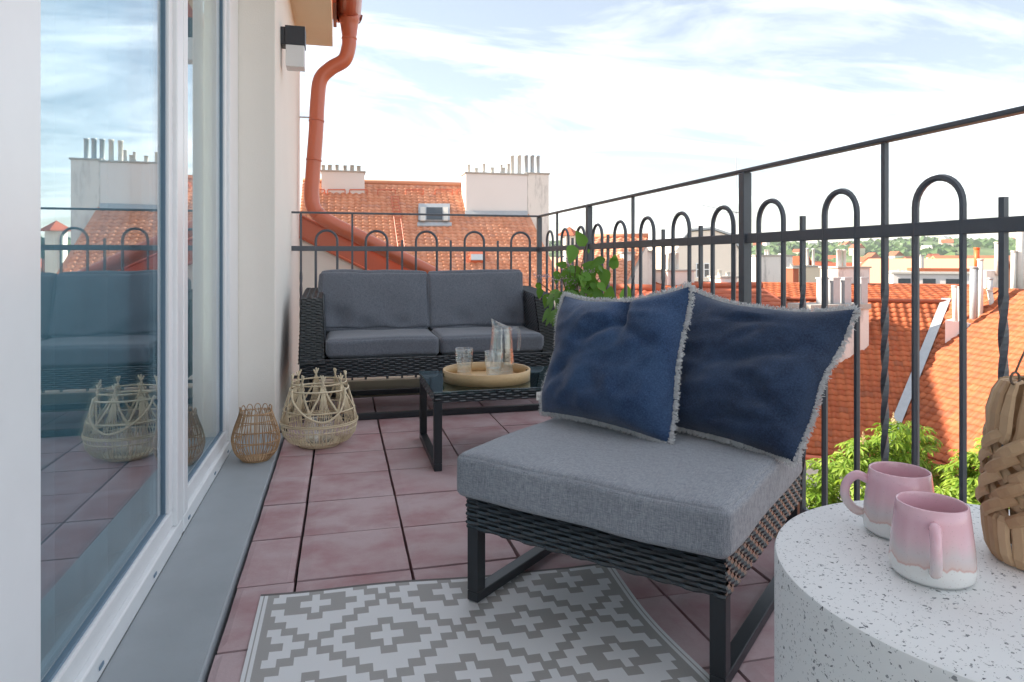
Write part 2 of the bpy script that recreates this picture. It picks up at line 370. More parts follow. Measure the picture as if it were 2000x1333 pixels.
# ------------------------------------------------------------------ house
house = thing('house', 'cream plastered house with tall white framed windows beside the terrace', 'house', (XW, 1.5, 0))
house.location = (0, 0, 0)
m = MB()
m.box((-0.62, YRET, -3.2), (XW, 5.41, 2.55))                  # projecting wall beyond the windows
m.box((-0.62, -3.0, 2.36), (XW, YRET - 0.002, 2.55))         # lintel
m.box((-0.62, -3.0, -3.2), (XF - 0.002, YRET - 0.002, -0.01)) # plinth under the windows
m.build('wall', M['plaster'], house, bevel=0.006)
MB().box((-8, 5.30, -15), (-0.63, 5.40, 2.5)).box((-8, -3.0, -15), (-7.9, 5.29, 2.5)).box((-0.622, -3, -15), (XF-0.01, 5.3, -3.21)).build('wall', M['plaster'], house)
MB().box((-0.62, -3.0, 2.41), (-0.063, 5.22, 2.60)).build('soffit', M['soffit'], house)
rf = MB()
rf.hexa([V(-0.02, -3.2, 2.66), V(-0.02, 5.45, 2.66), V(-4.2, 5.45, 5.6), V(-4.2, -3.2, 5.6)], [V(-0.02, -3.2, 2.72), V(-0.02, 5.45, 2.72), V(-4.2, 5.45, 5.66), V(-4.2, -3.2, 5.66)])
rf.hexa([V(-8.2, -3.2, 2.66), V(-8.2, 5.45, 2.66), V(-4.22, 5.45, 5.6), V(-4.22, -3.2, 5.6)][::-1], [V(-8.2, -3.2, 2.72), V(-8.2, 5.45, 2.72), V(-4.22, 5.45, 5.66), V(-4.22, -3.2, 5.66)][::-1])
rf.build('roof', M['tile'], house)
MB().box((XF - 0.004, -1.2, -0.06), (-0.268, YRET, 0.010)).build('sill_ledge', M['ledge'], house, bevel=0.004)
# windows: outer frame, mullion, sash, gasket, pane
def window(y0, y1, zt=2.34, door=False):
    fr = MB(); fw = 0.055
    fr.box((XF - 0.07, y0, 0.012), (XF, y1, 0.062)); fr.box((XF - 0.07, y0, zt), (XF, y1, zt + 0.05))
    fr.box((XF - 0.07, y0, 0.0625), (XF, y0 + fw, zt - 0.001)); fr.box((XF - 0.07, y1 - fw, 0.0625), (XF, y1, zt - 0.001))
    f = fr.build('window', M['white_frame'], house, bevel=0.004)
    s = MB(); a0, a1, b0, b1 = y0 + fw + 0.001, y1 - fw - 0.001, 0.063, zt - 0.002
    s.box((XF - 0.064, a0, b0), (XF - 0.012, a1, b0 + 0.05)); s.box((XF - 0.064, a0, b1 - 0.05), (XF - 0.012, a1, b1))
    s.box((XF - 0.064, a0, b0 + 0.0505), (XF - 0.012, a0 + 0.045, b1 - 0.0505)); s.box((XF - 0.064, a1 - 0.045, b0 + 0.0505), (XF - 0.012, a1, b1 - 0.0505))
    s.build('sash', M['white_frame'], f, bevel=0.005)
    g = MB(); a0 += 0.045; a1 -= 0.045; b0 += 0.05; b1 -= 0.05; t = 0.007
    g.box((XG - 0.004, a0, b0), (XG + 0.006, a1, b0 + t)); g.box((XG - 0.004, a0, b1 - t), (XG + 0.006, a1, b1))
    g.box((XG - 0.004, a0, b0 + t), (XG + 0.006, a0 + t, b1 - t)); g.box((XG - 0.004, a1 - t, b0 + t), (XG + 0.006, a1, b1 - t))
    g.build('gasket', M['gasket'], f)
    MB().box((XG - 0.006, a0 + 0.002, b0 + 0.002), (XG, a1 - 0.002, b1 - 0.002)).build('pane', M['pane'], f)
window(2.235, 3.16); window(0.30, 2.205)
MB().box((XF - 0.066, 2.2055, 0.012), (XF - 0.002, 2.2345, 2.38)).build('mullion', M['white_frame'], house, bevel=0.004)
MB().box((XF - 0.066, 3.1605, 0.012), (XF - 0.010, YRET - 0.003, 2.355)).build('jamb', M['white_frame'], house, bevel=0.004)
for yd in (2.30, 2.75, 3.05, 1.9, 1.5): MB().box((XF + 0.0005, yd - 0.012, 0.030), (XF + 0.003, yd + 0.012, 0.038)).build('drain_cap', M['gasket'], house, bevel=0.001)
# near door leaf edge standing open a little, seen as the white upright at the left
dl = MB(); dl.box((XF + 0.001, 0.72, 0.02), (XF + 0.022, 1.17, 2.34)); dl.box((XF + 0.0225, 0.70, 0.02), (XF + 0.032, 1.02, 2.34))
dl.build('door_leaf', M['white_frame'], house, bevel=0.005)
MB().box((-3.5, -2.9, -0.02), (XG - 0.08, YRET - 0.1, 0.0)).box((-3.5, -2.9, 0.001), (-3.45, YRET - 0.1, 2.35)).box((-3.44, YRET - 0.12, 0.001), (-0.66, YRET - 0.06, 2.35)).box((-3.5, -2.9, 2.351), (-0.64, YRET - 0.1, 2.40)).build('room_shell', M['room'], house)
cu = MB(); n = 260; vs = []; fs = []
for k in range(n + 1):
    y = -1.0 + 4.2 * k / n; x = -0.60 + 0.028 * math.sin(y * 21) + 0.012 * math.sin(y * 57 + 1)
    vs += [(x, y, 0.03), (x, y, 2.33)]
for k in range(n): fs.append((2*k, 2*k+2, 2*k+3, 2*k+1))
cu.add(vs, fs); c_ = cu.build('curtain', M['curtain'], house, smooth=True)
sm = c_.modifiers.new('s', 'SOLIDIFY'); sm.thickness = 0.004
# gutter, funnel and downpipe
g = MB(); gx, gz = 0.055, 2.69; vs = []; fs = []; yy = [-3.0, 5.34]
for y in yy:
    for k in range(13):
        a = math.pi + math.pi * k / 12; vs.append((gx + 0.085 * math.cos(a), y, gz + 0.085 * math.sin(a)))
for k in range(12): fs.append((k, k+1, 14+k, 13+k))
fs += [tuple(range(13, 26))]
g.add(vs, fs); go = g.build('gutter', M['red_metal'], house, smooth=True); sm = go.modifiers.new('s', 'SOLIDIFY'); sm.thickness = 0.004
MB().box((-0.06, 4.85, 2.60), (-0.035, 5.36, 2.73)).build('fascia', M['red_dark'], house)
for yb in (5.30, 4.2, 3.1):
    MB().tube([(gx + 0.094 * math.cos(a), yb, gz + 0.094 * math.sin(a)) for a in [math.pi + math.pi * k / 10 for k in range(11)]], 0.008, 6).build('gutter_bracket', M['red_dark'], house, smooth=True)
YP = 5.16
pf = MB(); c0 = V(0.055, YP, 0)
pf.lathe([(0.072, 2.63), (0.074, 2.592), (0.066, 2.575), (0.052, 2.47), (0.056, 2.465), (0.056, 2.455), (0.045, 2.45)], c0, 24)
pf.build('downpipe_funnel', M['red_metal'], house, smooth=True)
def bez(pts, n=10):       # Catmull-Rom through the points
    P = [Vector(p) for p in pts]; P = [P[0]*2 - P[1]] + P + [P[-1]*2 - P[-2]]; out = []
    for i in range(1, len(P) - 2):
        for k in range(n):
            t = k / n; a, b, c, d = P[i-1], P[i], P[i+1], P[i+2]
            out.append(0.5 * ((2*b) + (c-a)*t + (2*a-5*b+4*c-d)*t*t + (3*b-a-3*c+d)*t**3))
    out.append(P[-2]); return out
def pp(px, py, Y): return at(px, py, Y=Y)
path = bez([V(0.055, YP, 2.47), pp(681, 92, YP), pp(672, 118, YP), pp(646, 134, YP), pp(626, 156, YP), pp(620, 200, YP), pp(617, 260, YP-0.02), pp(611, 340, YP-0.03), pp(609, 385, YP-0.04), pp(616, 412, YP-0.05), pp(642, 433, YP-0.06), pp(700, 462, YP-0.06), pp(780, 502, YP-0.07), pp(862, 543, YP-0.08), pp(960, 592, YP-0.08)], 8)
dp = MB().tube(path, 0.052, 20).build('downpipe', M['red_metal'], house, smooth=True)
for f_ in (0.40, 0.475, 0.655):
    k = int(f_ * len(path)); MB().tube([path[k], path[k] + (path[k+1]-path[k]).normalized()*0.012], 0.0555, 20).build('pipe_collar', M['red_metal'], dp, smooth=True)
MB().tube([at(586, 229, X=XW, ), pp(606, 230, YP)], 0.006, 6).build('pipe_bracket', M['zinc'], dp)

# sloping parapet behind the far railing
par = thing('sloping_parapet', 'cream parapet wall with red sheet metal coping sloping down behind the sofa', 'wall', (0.5, 5.5, -3))
par.location = (0, 0, 0)
YQ = 5.32
A0, A1 = pp(560, 408, YQ), pp(1000, 618, YQ); B0, B1 = pp(560, 452, YQ), pp(1000, 668, YQ)
A0.x = A0.x; d = V(0, 0.34, 0)
MB().hexa([B0 + V(0,0.02,-4), B1 + V(0,0.02,-4), B1 + d + V(0,-0.02,-4), B0 + d + V(0,-0.02,-4)], [B0 + V(0,0.02,0), B1 + V(0,0.02,0), B1 + d + V(0,-0.02,0), B0 + d + V(0,-0.02,0)]).build('wall', M['plaster'], par)
co = MB().hexa([B0 + V(0,0,0.001), B1 + V(0,0,0.001), B1 + d + V(0,0,0.001), B0 + d + V(0,0,0.001)], [A0, A1, A1 + d, A0 + d])
co.build('coping', M['red_metal'], par, bevel=0.004)
up = (A0 - B0)
for t_ in (0.02, 0.985):
    q0, q1 = B0 + up * t_, B1 + (A1 - B1) * t_
    MB().tube([q0 + V(0,-0.004,0), q1 + V(0,-0.004,0)], 0.010, 8).build('coping_lip', M['red_metal'], par, smooth=True)

# wall lamp
lm = thing('wall_lamp', 'small square black wall lamp with white diffuser below the eave', 'lamp', (XW, 3.74, 1.99))
MB().box((0.001, -0.045, -0.045), (0.022, 0.045, 0.045)).build('back_plate', M['lamp_black'], lm, bevel=0.002)
MB().box((0.0225, -0.052, -0.045), (0.122, 0.052, 0.052)).build('housing', M['lamp_black'], lm, bevel=0.002)
MB().box((0.026, -0.048, -0.158), (0.118, 0.048, -0.046)).build('diffuser', M['diffuser'], lm, bevel=0.003)

# kerb under the railing
kb = MB(); kb.box((-0.30, 4.455, -0.3), (1.40, 4.62, 0.062)); kb.box((1.272, -1.2, -0.3), (1.40, 4.454, 0.062))
struct(kb.build('kerb', M['wall_cream'], bevel=0.006))
fc = MB().box((-0.46, 4.62, -15), (1.40, 4.70, -0.31)).box((1.40, -3, -15), (1.46, 4.70, -0.31))
tag(fc.build('facade', M['plaster_white']), 'pale facade dropping from the terrace edge to the courtyard', 'facade')

# ------------------------------------------------------------------ railing
rl = thing('terrace_railing', 'dark grey wrought iron terrace railing with round hoops between two rails', 'railing', (XR, YR, 0))
rl.location = (0, 0, 0)
ZT, ZM, BW = 1.133, 0.905, 0.0125
MB().box((XW, YR - 0.014, ZT - 0.007), (XR - 0.015, YR + 0.014, ZT + 0.005)).build('top_rail', M['rail'], rl, bevel=0.003)
MB().box((XR - 0.014, -1.2, ZT - 0.007), (XR + 0.014, YR + 0.014, ZT + 0.005)).build('top_rail', M['rail'], rl, bevel=0.003)
MB().box((XW, YR - 0.007, ZM - 0.016), (XR - 0.016, YR + 0.007, ZM + 0.016)).build('middle_rail', M['rail'], rl, bevel=0.002)
posts = [2.038, 3.53, YR, 0.80]
seg = sorted(posts) ; edges = [-1.2] + seg
for a, b in zip(edges[:-1], edges[1:]):
    MB().box((XR - 0.007, a + 0.016, ZM - 0.016), (XR + 0.007, b - 0.016, ZM + 0.016)).build('middle_rail', M['rail'], rl, bevel=0.002)
MB().box((XW, YR - 0.007, 0.085), (XR - 0.016, YR + 0.007, 0.105)).build('bottom_rail', M['rail'], rl, bevel=0.002)
MB().box((XR - 0.007, -1.2, 0.085), (XR + 0.007, YR - 0.016, 0.105)).build('bottom_rail', M['rail'], rl, bevel=0.002)
for y in posts:
    MB().box((XR - 0.0155, y - 0.0155, 0.05), (XR + 0.0155, y + 0.0155, ZT - 0.0075)).build('post', M['rail'], rl, bevel=0.002)
def barz(x, y, z1, twist=False):
    m = MB(); z0 = 0.055
    if not twist: m.bar((x, y, z0), (x, y, z1), BW)
    else:
        zs = [z0, 0.2]; 
        pth = [V(x, y, z0), V(x, y, 0.2)] ; n = 40
        m.bar((x, y, z0), (x, y, 0.2), BW); m.bar((x, y, 0.76), (x, y, z1), BW)
        m.tube([V(x, y, 0.2 + 0.56 * k / n) for k in range(n + 1)], BW * 0.7071 * 1.08, 4, twist=2*math.pi*1.75/n, phase=math.pi/4)
    return m.build('bar', M['rail'], rl)
def hoop(p, q):
    p, q = V(*p, 0), V(*q, 0); c = (p + q) / 2; r = (q - p).length / 2; u = (q - p).normalized(); zc = 1.02 - r
    pts = [p + V(0,0,0.055), p + V(0,0,0.5), p + V(0,0,zc - 0.02)] + [c - u * r * math.cos(math.pi*k/14) + V(0,0,zc + r*1.0*math.sin(math.pi*k/14)) for k in range(15)] + [q + V(0,0,zc - 0.02), q + V(0,0,0.5), q + V(0,0,0.055)]
    MB().tube(pts, BW * 0.66, 6, phase=0.3).build('hoop', M['rail'], rl, smooth=False)
for a, b in ((-.158,-.026),(.152,.289),(.474,.612),(.798,.930),(1.118,1.25)): hoop((a, YR), (b, YR))
for x, tall in ((-.248,1),(.067,1),(.384,0),(.704,0),(1.025,0)): barz(x, YR, ZT - 0.008 if tall else 0.962, True)
for a, b in ((1.96,1.832),(1.648,1.524),(1.335,1.208),(1.022,.895),(2.244,2.108),(2.552,2.416),(2.864,2.728),(3.170,3.032),(3.468,3.336),(3.60,3.73),(3.88,4.01),(4.19,4.32),(.70,.57),(.39,.26)): hoop((XR, a), (XR, b))
for y, tall in ((1.742,0),(1.429,1),(1.114,0),(2.33,0),(2.64,0),(2.948,1),(3.255,0),(3.805,0),(4.10,1),(.48,1)): barz(XR, y, ZT - 0.008 if tall else 0.962, True)

# ------------------------------------------------------------------ ground, hills and the town
GZ0 = -15.0
struct(MB().box((-400, -300, GZ0 - 0.5), (1500, 1500, GZ0)).build('ground', M['ground']))
rb = random.Random(17)
def hill_h(a, r):
    k = max(0.0, min(1.0, (r - 420) / 1150)); k = k*k*(3-2*k)
    return GZ0 - 1 + k * (47 + 9*noise.noise(V(a*6, 1.3, r*0.0006)) + 5*noise.noise(V(a*19, r*0.003, 4.0))) + 2.5*noise.noise(V(a*40, r*0.01, 0))*k
m = MB(); vs = []; fs = []; NA, NR = 150, 34
for i in range(NA + 1):
    a_ = R(-62 + 160*i/NA)
    for j in range(NR + 1):
        r_ = 380 * (2900/380) ** (j/NR); vs.append((r_*math.sin(a_), r_*math.cos(a_), hill_h(a_, r_)))
for i in range(NA):
    for j in range(NR): fs.append((i*(NR+1)+j, (i+1)*(NR+1)+j, (i+1)*(NR+1)+j+1, i*(NR+1)+j+1))
struct(m.add(vs, fs).build('hill', M['hill'], smooth=True))
m = MB()
tuft = [(1,0,0),(-.5,.87,0),(-.5,-.87,0),(0,0,1.25),(.45,.75,.75),(-.95,0,.7),(.5,-.8,.7)]
tf = [(0,4,6),(0,1,4),(1,5,4),(1,2,5),(2,6,5),(2,0,6),(4,3,6),(4,5,3),(5,6,3)]
for k in range(6500):
    a_ = R(rb.uniform(2, 58)); r_ = rb.uniform(560, 1650)
    if noise.noise(V(a_*22, r_*0.006, 9)) < -0.12: continue
    s_ = rb.uniform(4, 9.5); c = V(r_*math.sin(a_), r_*math.cos(a_), hill_h(a_, r_) - 1); q = rb.uniform(0, 6.28); cq, sq = math.cos(q), math.sin(q)
    m.add([c + V((x*cq - y*sq)*s_*rb.uniform(.7, 1.2), (x*sq + y*cq)*s_*rb.uniform(.7, 1.2), z*s_*rb.uniform(.7, 1.1)) for x, y, z in tuft], tf)
tag(m.build('hillside_wood', M['wood_far'], kind='stuff'), 'green wooded slope of the far hill', 'wood')
def gable_house(name, label, cat, loc, rz, wd, dp, hw_, hr, wall, roof, group=None, win=0):
    t = thing(name, label, cat, loc, rz, group)
    MB().box((-wd/2, -dp/2, 0), (wd/2, dp/2, hw_)).build('wall', wall, t)
    r = MB(); e = 0.04*dp; 
    r.hexa([V(-wd/2-e, -dp/2-e, hw_), V(wd/2+e, -dp/2-e, hw_), V(wd/2+e, 0, hw_+hr), V(-wd/2-e, 0, hw_+hr)], [V(-wd/2-e, -dp/2-e, hw_+.25), V(wd/2+e, -dp/2-e, hw_+.25), V(wd/2+e, 0, hw_+hr+.25), V(-wd/2-e, 0, hw_+hr+.25)])
    r.hexa([V(wd/2+e, dp/2+e, hw_), V(-wd/2-e, dp/2+e, hw_), V(-wd/2-e, 0.01, hw_+hr), V(wd/2+e, 0.01, hw_+hr)], [V(wd/2+e, dp/2+e, hw_+.25), V(-wd/2-e, dp/2+e, hw_+.25), V(-wd/2-e, 0.01, hw_+hr+.25), V(wd/2+e, 0.01, hw_+hr+.25)])
    r.add([(-wd/2, -dp/2, hw_), (-wd/2, dp/2, hw_), (-wd/2, 0, hw_+hr)], [(0,2,1)]); r.add([(wd/2, -dp/2, hw_), (wd/2, dp/2, hw_), (wd/2, 0, hw_+hr)], [(0,1,2)])
    r.build('roof', roof, t)
    for k in range(win):
        x = -wd/2 + wd*(k + 0.5)/win
        for z in (hw_ - 2.4, hw_ - 5.4): MB().box((x-0.5, -dp/2-0.03, z), (x+0.5, -dp/2+0.02, z+1.5)).build('window', M['dark_window'], t)
    return t
for k in range(46):
    a_ = R(rb.uniform(20, 56)); r_ = rb.uniform(720, 1580); s_ = rb.uniform(0.8, 1.5)
    gable_house('hillside_house', 'tiny pale house among the trees on the far hill', 'house', (r_*math.sin(a_), r_*math.cos(a_), hill_h(a_, r_) - 2), rb.uniform(0, 3), 11*s_, 9*s_, 8*s_, 4*s_, rb.choice([M['wall_pale'], M['wall_cream'], M['chimney_clean']]), rb.choice([M['tile_red'], M['tile'], M['wall_pale']]), 'houses on the far hill')
for px, py, wpx, lab in ((1897, 468, 13, 'left pale apartment tower on the hill skyline'), (1923, 472, 15, 'right white apartment block on the hill skyline')):
    p = at(px, py, d=1500); t = thing('apartment_tower', lab, 'building', (p.x, p.y, p.z - 26), R(-40), 'towers on the skyline'); hw_ = wpx*1500/F/2
    MB().box((-hw_, -7, -16), (hw_, 7, 26)).build('wall', M['wall_cream'], t); MB().box((-hw_*0.4, -3, 26.05), (hw_*0.4, 3, 29)).build('roof_box', M['chimney_clean'], t)
for k in range(32):
    for tr_ in range(30):
        px = rb.uniform(1090, 2150); d_ = rb.uniform(62, 320); c = at(px, rb.uniform(503, 516), d=d_)
        if True: break
    hw_ = rb.uniform(8, 12); hr = rb.uniform(3, 4.5); wd, dp = rb.uniform(12, 20), rb.uniform(9, 12)
    gable_house('town_house', 'pale town house with tiled gable roof in the dense town behind the chimneys', 'house', (c.x, c.y, c.z - hw_ - hr), rb.uniform(0, 3.1), wd, dp, hw_, hr, rb.choice([M['wall_pale'], M['wall_cream'], M['chimney_clean']]), rb.choice([M['tile'], M['tile_red'], M['tile_far']]), 'houses of the dense town', win=4)

hm = bpy.data.materials.new('haze_air'); hm.use_nodes = True; hm.node_tree.nodes.clear()
hv_ = hm.node_tree.nodes.new('ShaderNodeVolumePrincipled'); hv_.inputs['Density'].default_value = 0.00013; hv_.inputs['Color'].default_value = (0.88, 0.94, 1, 1); hv_.inputs['Anisotropy'].default_value = 0.1
hm.node_tree.links.new(hv_.outputs[0], hm.node_tree.nodes.new('ShaderNodeOutputMaterial').inputs['Volume'])
tag(MB().box((-3200, -3200, -40), (3200, 3200, 80)).build('haze', hm, kind='stuff'), 'pale blue summer haze over the town', 'haze')

# ------------------------------------------------------------------ roof tiles
def tile_verts(wd, ln, wave=0.022):
    nx = 6; vs = []; fs = []
    for (y, z) in ((0.0, 0.026), (ln*1.08, 0.002)):
        for i in range(nx + 1):
            x = wd*(i/nx - 0.5); vs.append((x*0.995, y, z + wave*math.sin(2*math.pi*i/nx - 0.6) + wave))
    for i in range(nx + 1): x, y, z = vs[i]; vs.append((x, 0.004, z - 0.024))
    for i in range(nx): fs.append((i, i+1, nx+2+i, nx+1+i)); fs.append((2*nx+2+i, 2*nx+3+i, i+1, i))
    return vs, fs
def roof_tiles(parent, O, u, v, S0, S1, T1, clip, wd, ln, mat, single=0, wave=0.022, view=None, lip=0.0):
    u, v = Vector(u).normalized(), Vector(v).normalized(); n = u.cross(v)
    if n.z < 0: n = -n
    tv, tfc = tile_verts(wd, ln, wave); cells = []
    i = 0
    for r_ in range(int(T1/ln)):
        for c in range(int((S1-S0)/wd)):
            s_, t_ = S0 + (c + 0.5 + (0.5 if r_ % 2 and False else 0))*wd, r_*ln
            if clip and not clip(s_, t_ + ln/2): continue
            cells.append(O + u*s_ + v*t_ + n*rb.uniform(0, 0.006))
    Mx = Matrix((u, v, n)).transposed()
    if Mx.determinant() < 0: Mx = Matrix((-u, v, n)).transposed()
    def key(p):
        x = CT*p.x - ST*p.y; z = ST*p.x + CT*p.y; px, py = 1000 + F*x/z, HOR - F*(p.z-EYE)/z
        vis = view is None or (view[0] < px < view[1] and view[2] < py < view[3]); return (0 if vis else 1, z)
    cells.sort(key=key)
    if single:
        me = bpy.data.meshes.new('tile'); me.from_pydata(tv, [], tfc); me.materials.append(mat); me.polygons.foreach_set('use_smooth', [True]*len(me.polygons))
        for p in cells[:single]:
            o = bpy.data.objects.new('tile', me); sc.collection.objects.link(o); o.parent = parent; o.matrix_local = Matrix.Translation(p) @ Mx.to_4x4() @ Matrix.Rotation(rb.uniform(-.012, .012), 4, 'Z')
    m = MB(); tvv = [Mx @ Vector(q) for q in tv]
    for p in cells[single:]: m.add([p + q for q in tvv], tfc)
    if m.v: m.build('tile_field', mat, parent, smooth=True, kind='stuff')

def stack(name, label, px0, px1, yt, yb, Y, dp, mat, pots=(), cap=0.07, group=None, potmat=None, extra=3.0):
    a, b = at(px0, yt, Y=Y), at(px1, yt, Y=Y); zb = at((px0+px1)/2, yb, Y=Y).z - extra
    t = thing(name, label, 'chimney', ((a.x+b.x)/2, Y + dp/2, zb), group=group); hw_ = (b.x-a.x)/2; h = a.z - zb
    MB().box((-hw_, -dp/2, 0), (hw_, dp/2, h - cap)).build('shaft', mat, t)
    MB().box((-hw_-0.05, -dp/2-0.05, h - cap + 0.002), (hw_+0.05, dp/2+0.05, h)).build('cap', M['concrete'], t, bevel=0.01)
    for (px, py, wpx) in pots:
        q = at(px, py, Y=Y); sz = Y/ray(px, py).y; r_ = wpx*sz/F/2; hh = q.z - a.z; dy = rb.uniform(-0.2, 0.1)*dp
        mm = MB().lathe([(r_*1.05, 0.001), (r_, 0.05*hh), (r_*0.95, hh*0.93), (r_*1.15, hh*0.94), (r_*1.15, hh), (r_*0.6, hh*1.02)], (q.x - (a.x+b.x)/2, dy, h), 14); mm.build('chimney_pot', potmat or M['pipe_white'], t, smooth=True)
    return t

# far roof across the yard
fh = thing('tiled_house', 'house with long orange tiled roof, skylight and ladder behind the sofa', 'house', (3, 27, GZ0)); fh.location = (0, 0, 0)
RY, RZ = 31.0, 4.26; SLP = R(36.9); vF = V(0, math.cos(SLP), math.sin(SLP)); nF = V(0, -math.sin(SLP), math.cos(SLP)); OF = V(0, RY, RZ) - vF*9.6
e0, e1 = onp(1029, 421, OF, nF), onp(1064, 490, OF, nF)
def far_edge(y): return e0.x + (e1.x - e0.x)*(y - e0.y)/(e1.y - e0.y) if y < e0.y + 1 else 99
XL = -1.64
fr_ = MB().hexa([OF + V(XL, 0, -0.12), OF + V(far_edge(OF.y), 0, -0.12), V(far_edge(RY), RY, RZ-0.12) if far_edge(RY) < 50 else V(e0.x, RY, RZ-0.12), V(XL, RY, RZ-0.12)], [OF + V(XL, 0, -0.01), OF + V(far_edge(OF.y), 0, -0.01), V(e0.x, RY, RZ-0.01), V(XL, RY, RZ-0.01)])
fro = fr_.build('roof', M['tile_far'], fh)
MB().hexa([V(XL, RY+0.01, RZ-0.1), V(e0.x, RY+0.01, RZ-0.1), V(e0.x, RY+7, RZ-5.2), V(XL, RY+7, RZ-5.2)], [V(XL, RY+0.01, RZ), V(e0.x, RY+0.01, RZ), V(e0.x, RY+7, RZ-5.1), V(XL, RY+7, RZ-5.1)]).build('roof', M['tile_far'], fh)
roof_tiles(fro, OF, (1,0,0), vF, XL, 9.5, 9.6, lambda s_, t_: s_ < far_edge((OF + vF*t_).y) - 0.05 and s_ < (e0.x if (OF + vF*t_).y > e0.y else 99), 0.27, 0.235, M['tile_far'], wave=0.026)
MB().box((XL, OF.y + 0.5, GZ0), (far_edge(OF.y) - 0.4, RY + 6, OF.z + 0.2)).build('wall', M['wall_cream'], fh)
MB().tube([V(XL, RY, RZ+0.03), V(e0.x, RY, RZ+0.03)], 0.11, 10).build('ridge_cap', M['tile_far'], fro, smooth=True)
# skylight
def roofbox(px0, px1, y0, y1, h, mat, name, parent, lift=0.0):
    q = [onp(px, py, OF + nF*lift, nF) for px, py in ((px0, y1), (px1, y1), (px1, y0), (px0, y0))]
    return MB().hexa(q, [p + nF*h for p in q]).build(name, mat, parent)
sk = roofbox(817, 878, 404, 436, 0.16, M['zinc'], 'skylight', fh, 0.02)
roofbox(833, 864, 406, 429, 0.02, M['dark_window'], 'pane', sk, 0.185); roofbox(821, 831, 406, 432, 0.04, M['pipe_white'], 'side_flap', sk, 0.185); roofbox(866, 875, 406, 432, 0.04, M['pipe_white'], 'side_flap', sk, 0.185)
roofbox(815, 882, 436.5, 443, 0.05, M['zinc'], 'apron_flashing', sk, 0.06)
hb = roofbox(918, 947, 499, 514, 0.22, M['red_metal'], 'roof_hatch', fh, 0.03); roofbox(920, 945, 498, 509, 0.03, M['zinc'], 'hatch_lid', hb, 0.26)
ld = MB()
r0, r1, r2, r3 = (onp(px, py, OF + nF*0.14, nF) for px, py in ((764, 384), (777, 384), (793, 500), (780, 500)))
ld.tube([r0, r3], 0.022, 6); ld.tube([r1, r2], 0.022, 6)
for k in range(19): ld.tube([r0.lerp(r3, k/18), r1.lerp(r2, k/18)], 0.016, 5)
ld.build('roof_ladder', M['red_metal'], fh)
for px in (600, 640, 683, 738, 793, 850, 893):
    a, b = onp(px, 371, OF + nF*0.22, nF), onp(px + 34, 371, OF + nF*0.22, nF); sg = MB().tube([a, b], 0.028, 6)
    for q in (a, b): sg.tube([q, q - nF*0.2 - vF*0.12], 0.022, 6)
    sg.build('snow_guard', M['red_metal'], fh)
Yc = onp(970, 418, OF, nF).y
stack('party_wall_chimney', 'wide white chimney block with tall steel flues right of the skylight', 910, 1030, 336, 419, Yc, 1.1, M['chimney_clean'], [(921, 318, 6), (936, 325, 7), (950, 317, 6), (966, 325, 7), (983, 320, 5), (987, 326, 8), (997, 318, 6), (1006, 301, 8), (1019, 301, 8)], potmat=M['pipe_white'])
stack('weathered_chimney', 'stained grey chimney end with three tall flues beside the corner post', 1030.4, 1072, 337, 470, Yc + 0.02, 1.08, M['chimney'], [(1033, 301, 8), (1045, 301, 8), (1058, 301, 8)], potmat=M['zinc'])
MB_f = roofbox(908, 1030, 416, 424, 0.10, M['zinc'], 'chimney_flashing', fh, 0.05)
stack('ridge_chimney', 'small white chimney with six short pots behind the red downpipe', 628, 712, 332, 366, 30.2, 0.8, M['chimney_clean'], [(631, 321, 7), (644, 321, 8), (658, 320, 7), (674, 321, 7), (688, 321, 8), (701, 322, 8)], potmat=M['concrete'])
# unseen taller house, placed and shaped to cast the shadow on the courtyard roofs
tn = thing('unseen_shade_house', 'unseen taller gabled house shaped to shade the courtyard roofs', 'house', (-6, 25, GZ0)); tn.location = (0, 0, 0)
MB().hexa([V(-11, 20.5, GZ0), V(-1.7, 20.5, GZ0), V(-1.7, 28.9, GZ0), V(-11, 28.9, GZ0)], [V(-11, 20.5, 4.2), V(-1.7, 20.5, 4.2), V(-1.7, 28.9, 4.2), V(-11, 28.9, 4.2)]).build('wall', M['wall_cream'], tn)
MB().hexa([V(-11, 20.3, 4.21), V(-1.7, 20.3, 4.21), V(-1.7, 28.9, 4.21), V(-11, 28.9, 4.21)], [V(-11, 20.31, 4.3), V(-1.7, 20.31, 4.3), V(-1.7, 28.3, 10.3), V(-11, 28.3, 10.3)]).build('roof', M['tile'], tn)

# ------------------------------------------------------------------ courtyard house on the right (two slopes meeting in a valley)
ch2 = thing('courtyard_house', 'house with orange tiled slopes and metal valley seen through the right railing', 'house', (15, 15, GZ0)); ch2.location = (0, 0, 0)
hd = V(-.57, -.82, 0).normalized(); sL = R(38); nL = V(hd.x*math.sin(sL), hd.y*math.sin(sL), math.cos(sL)); PLp = at(1650, 760, d=20)
uL = V(-hd.y, hd.x, 0).normalized(); uL = uL if uL.x > 0 else -uL; vL = nL.cross(uL); vL = vL if vL.z > 0 else -vL
V0, V1 = onp(1766, 797, PLp, nL), onp(1845, 600, PLp, nL); vd = (V1 - V0)
nR = vd.cross(V(0, 1, 0)).normalized(); nR = nR if nR.z > 0 else -nR; uR = V(0, -1, 0); vR = nR.cross(uR); vR = vR if vR.z > 0 else -vR
ZE, ZRG = -4.45, -0.58
EL = onp(1600, 888, PLp, nL); OL = EL + vL*((ZE - EL.z)/vL.z)
hv = vd.normalized()
def valley_at(z): return V0 + vd*((z - V0.z)/vd.z)
vb = valley_at(ZE); smax = (vb - OL).dot(uL); TL = (ZRG - ZE)/vL.z
def clipL(s_, t_):
    z = ZE + t_*vL.z; return s_ < (valley_at(z) - OL).dot(uL) - 0.02
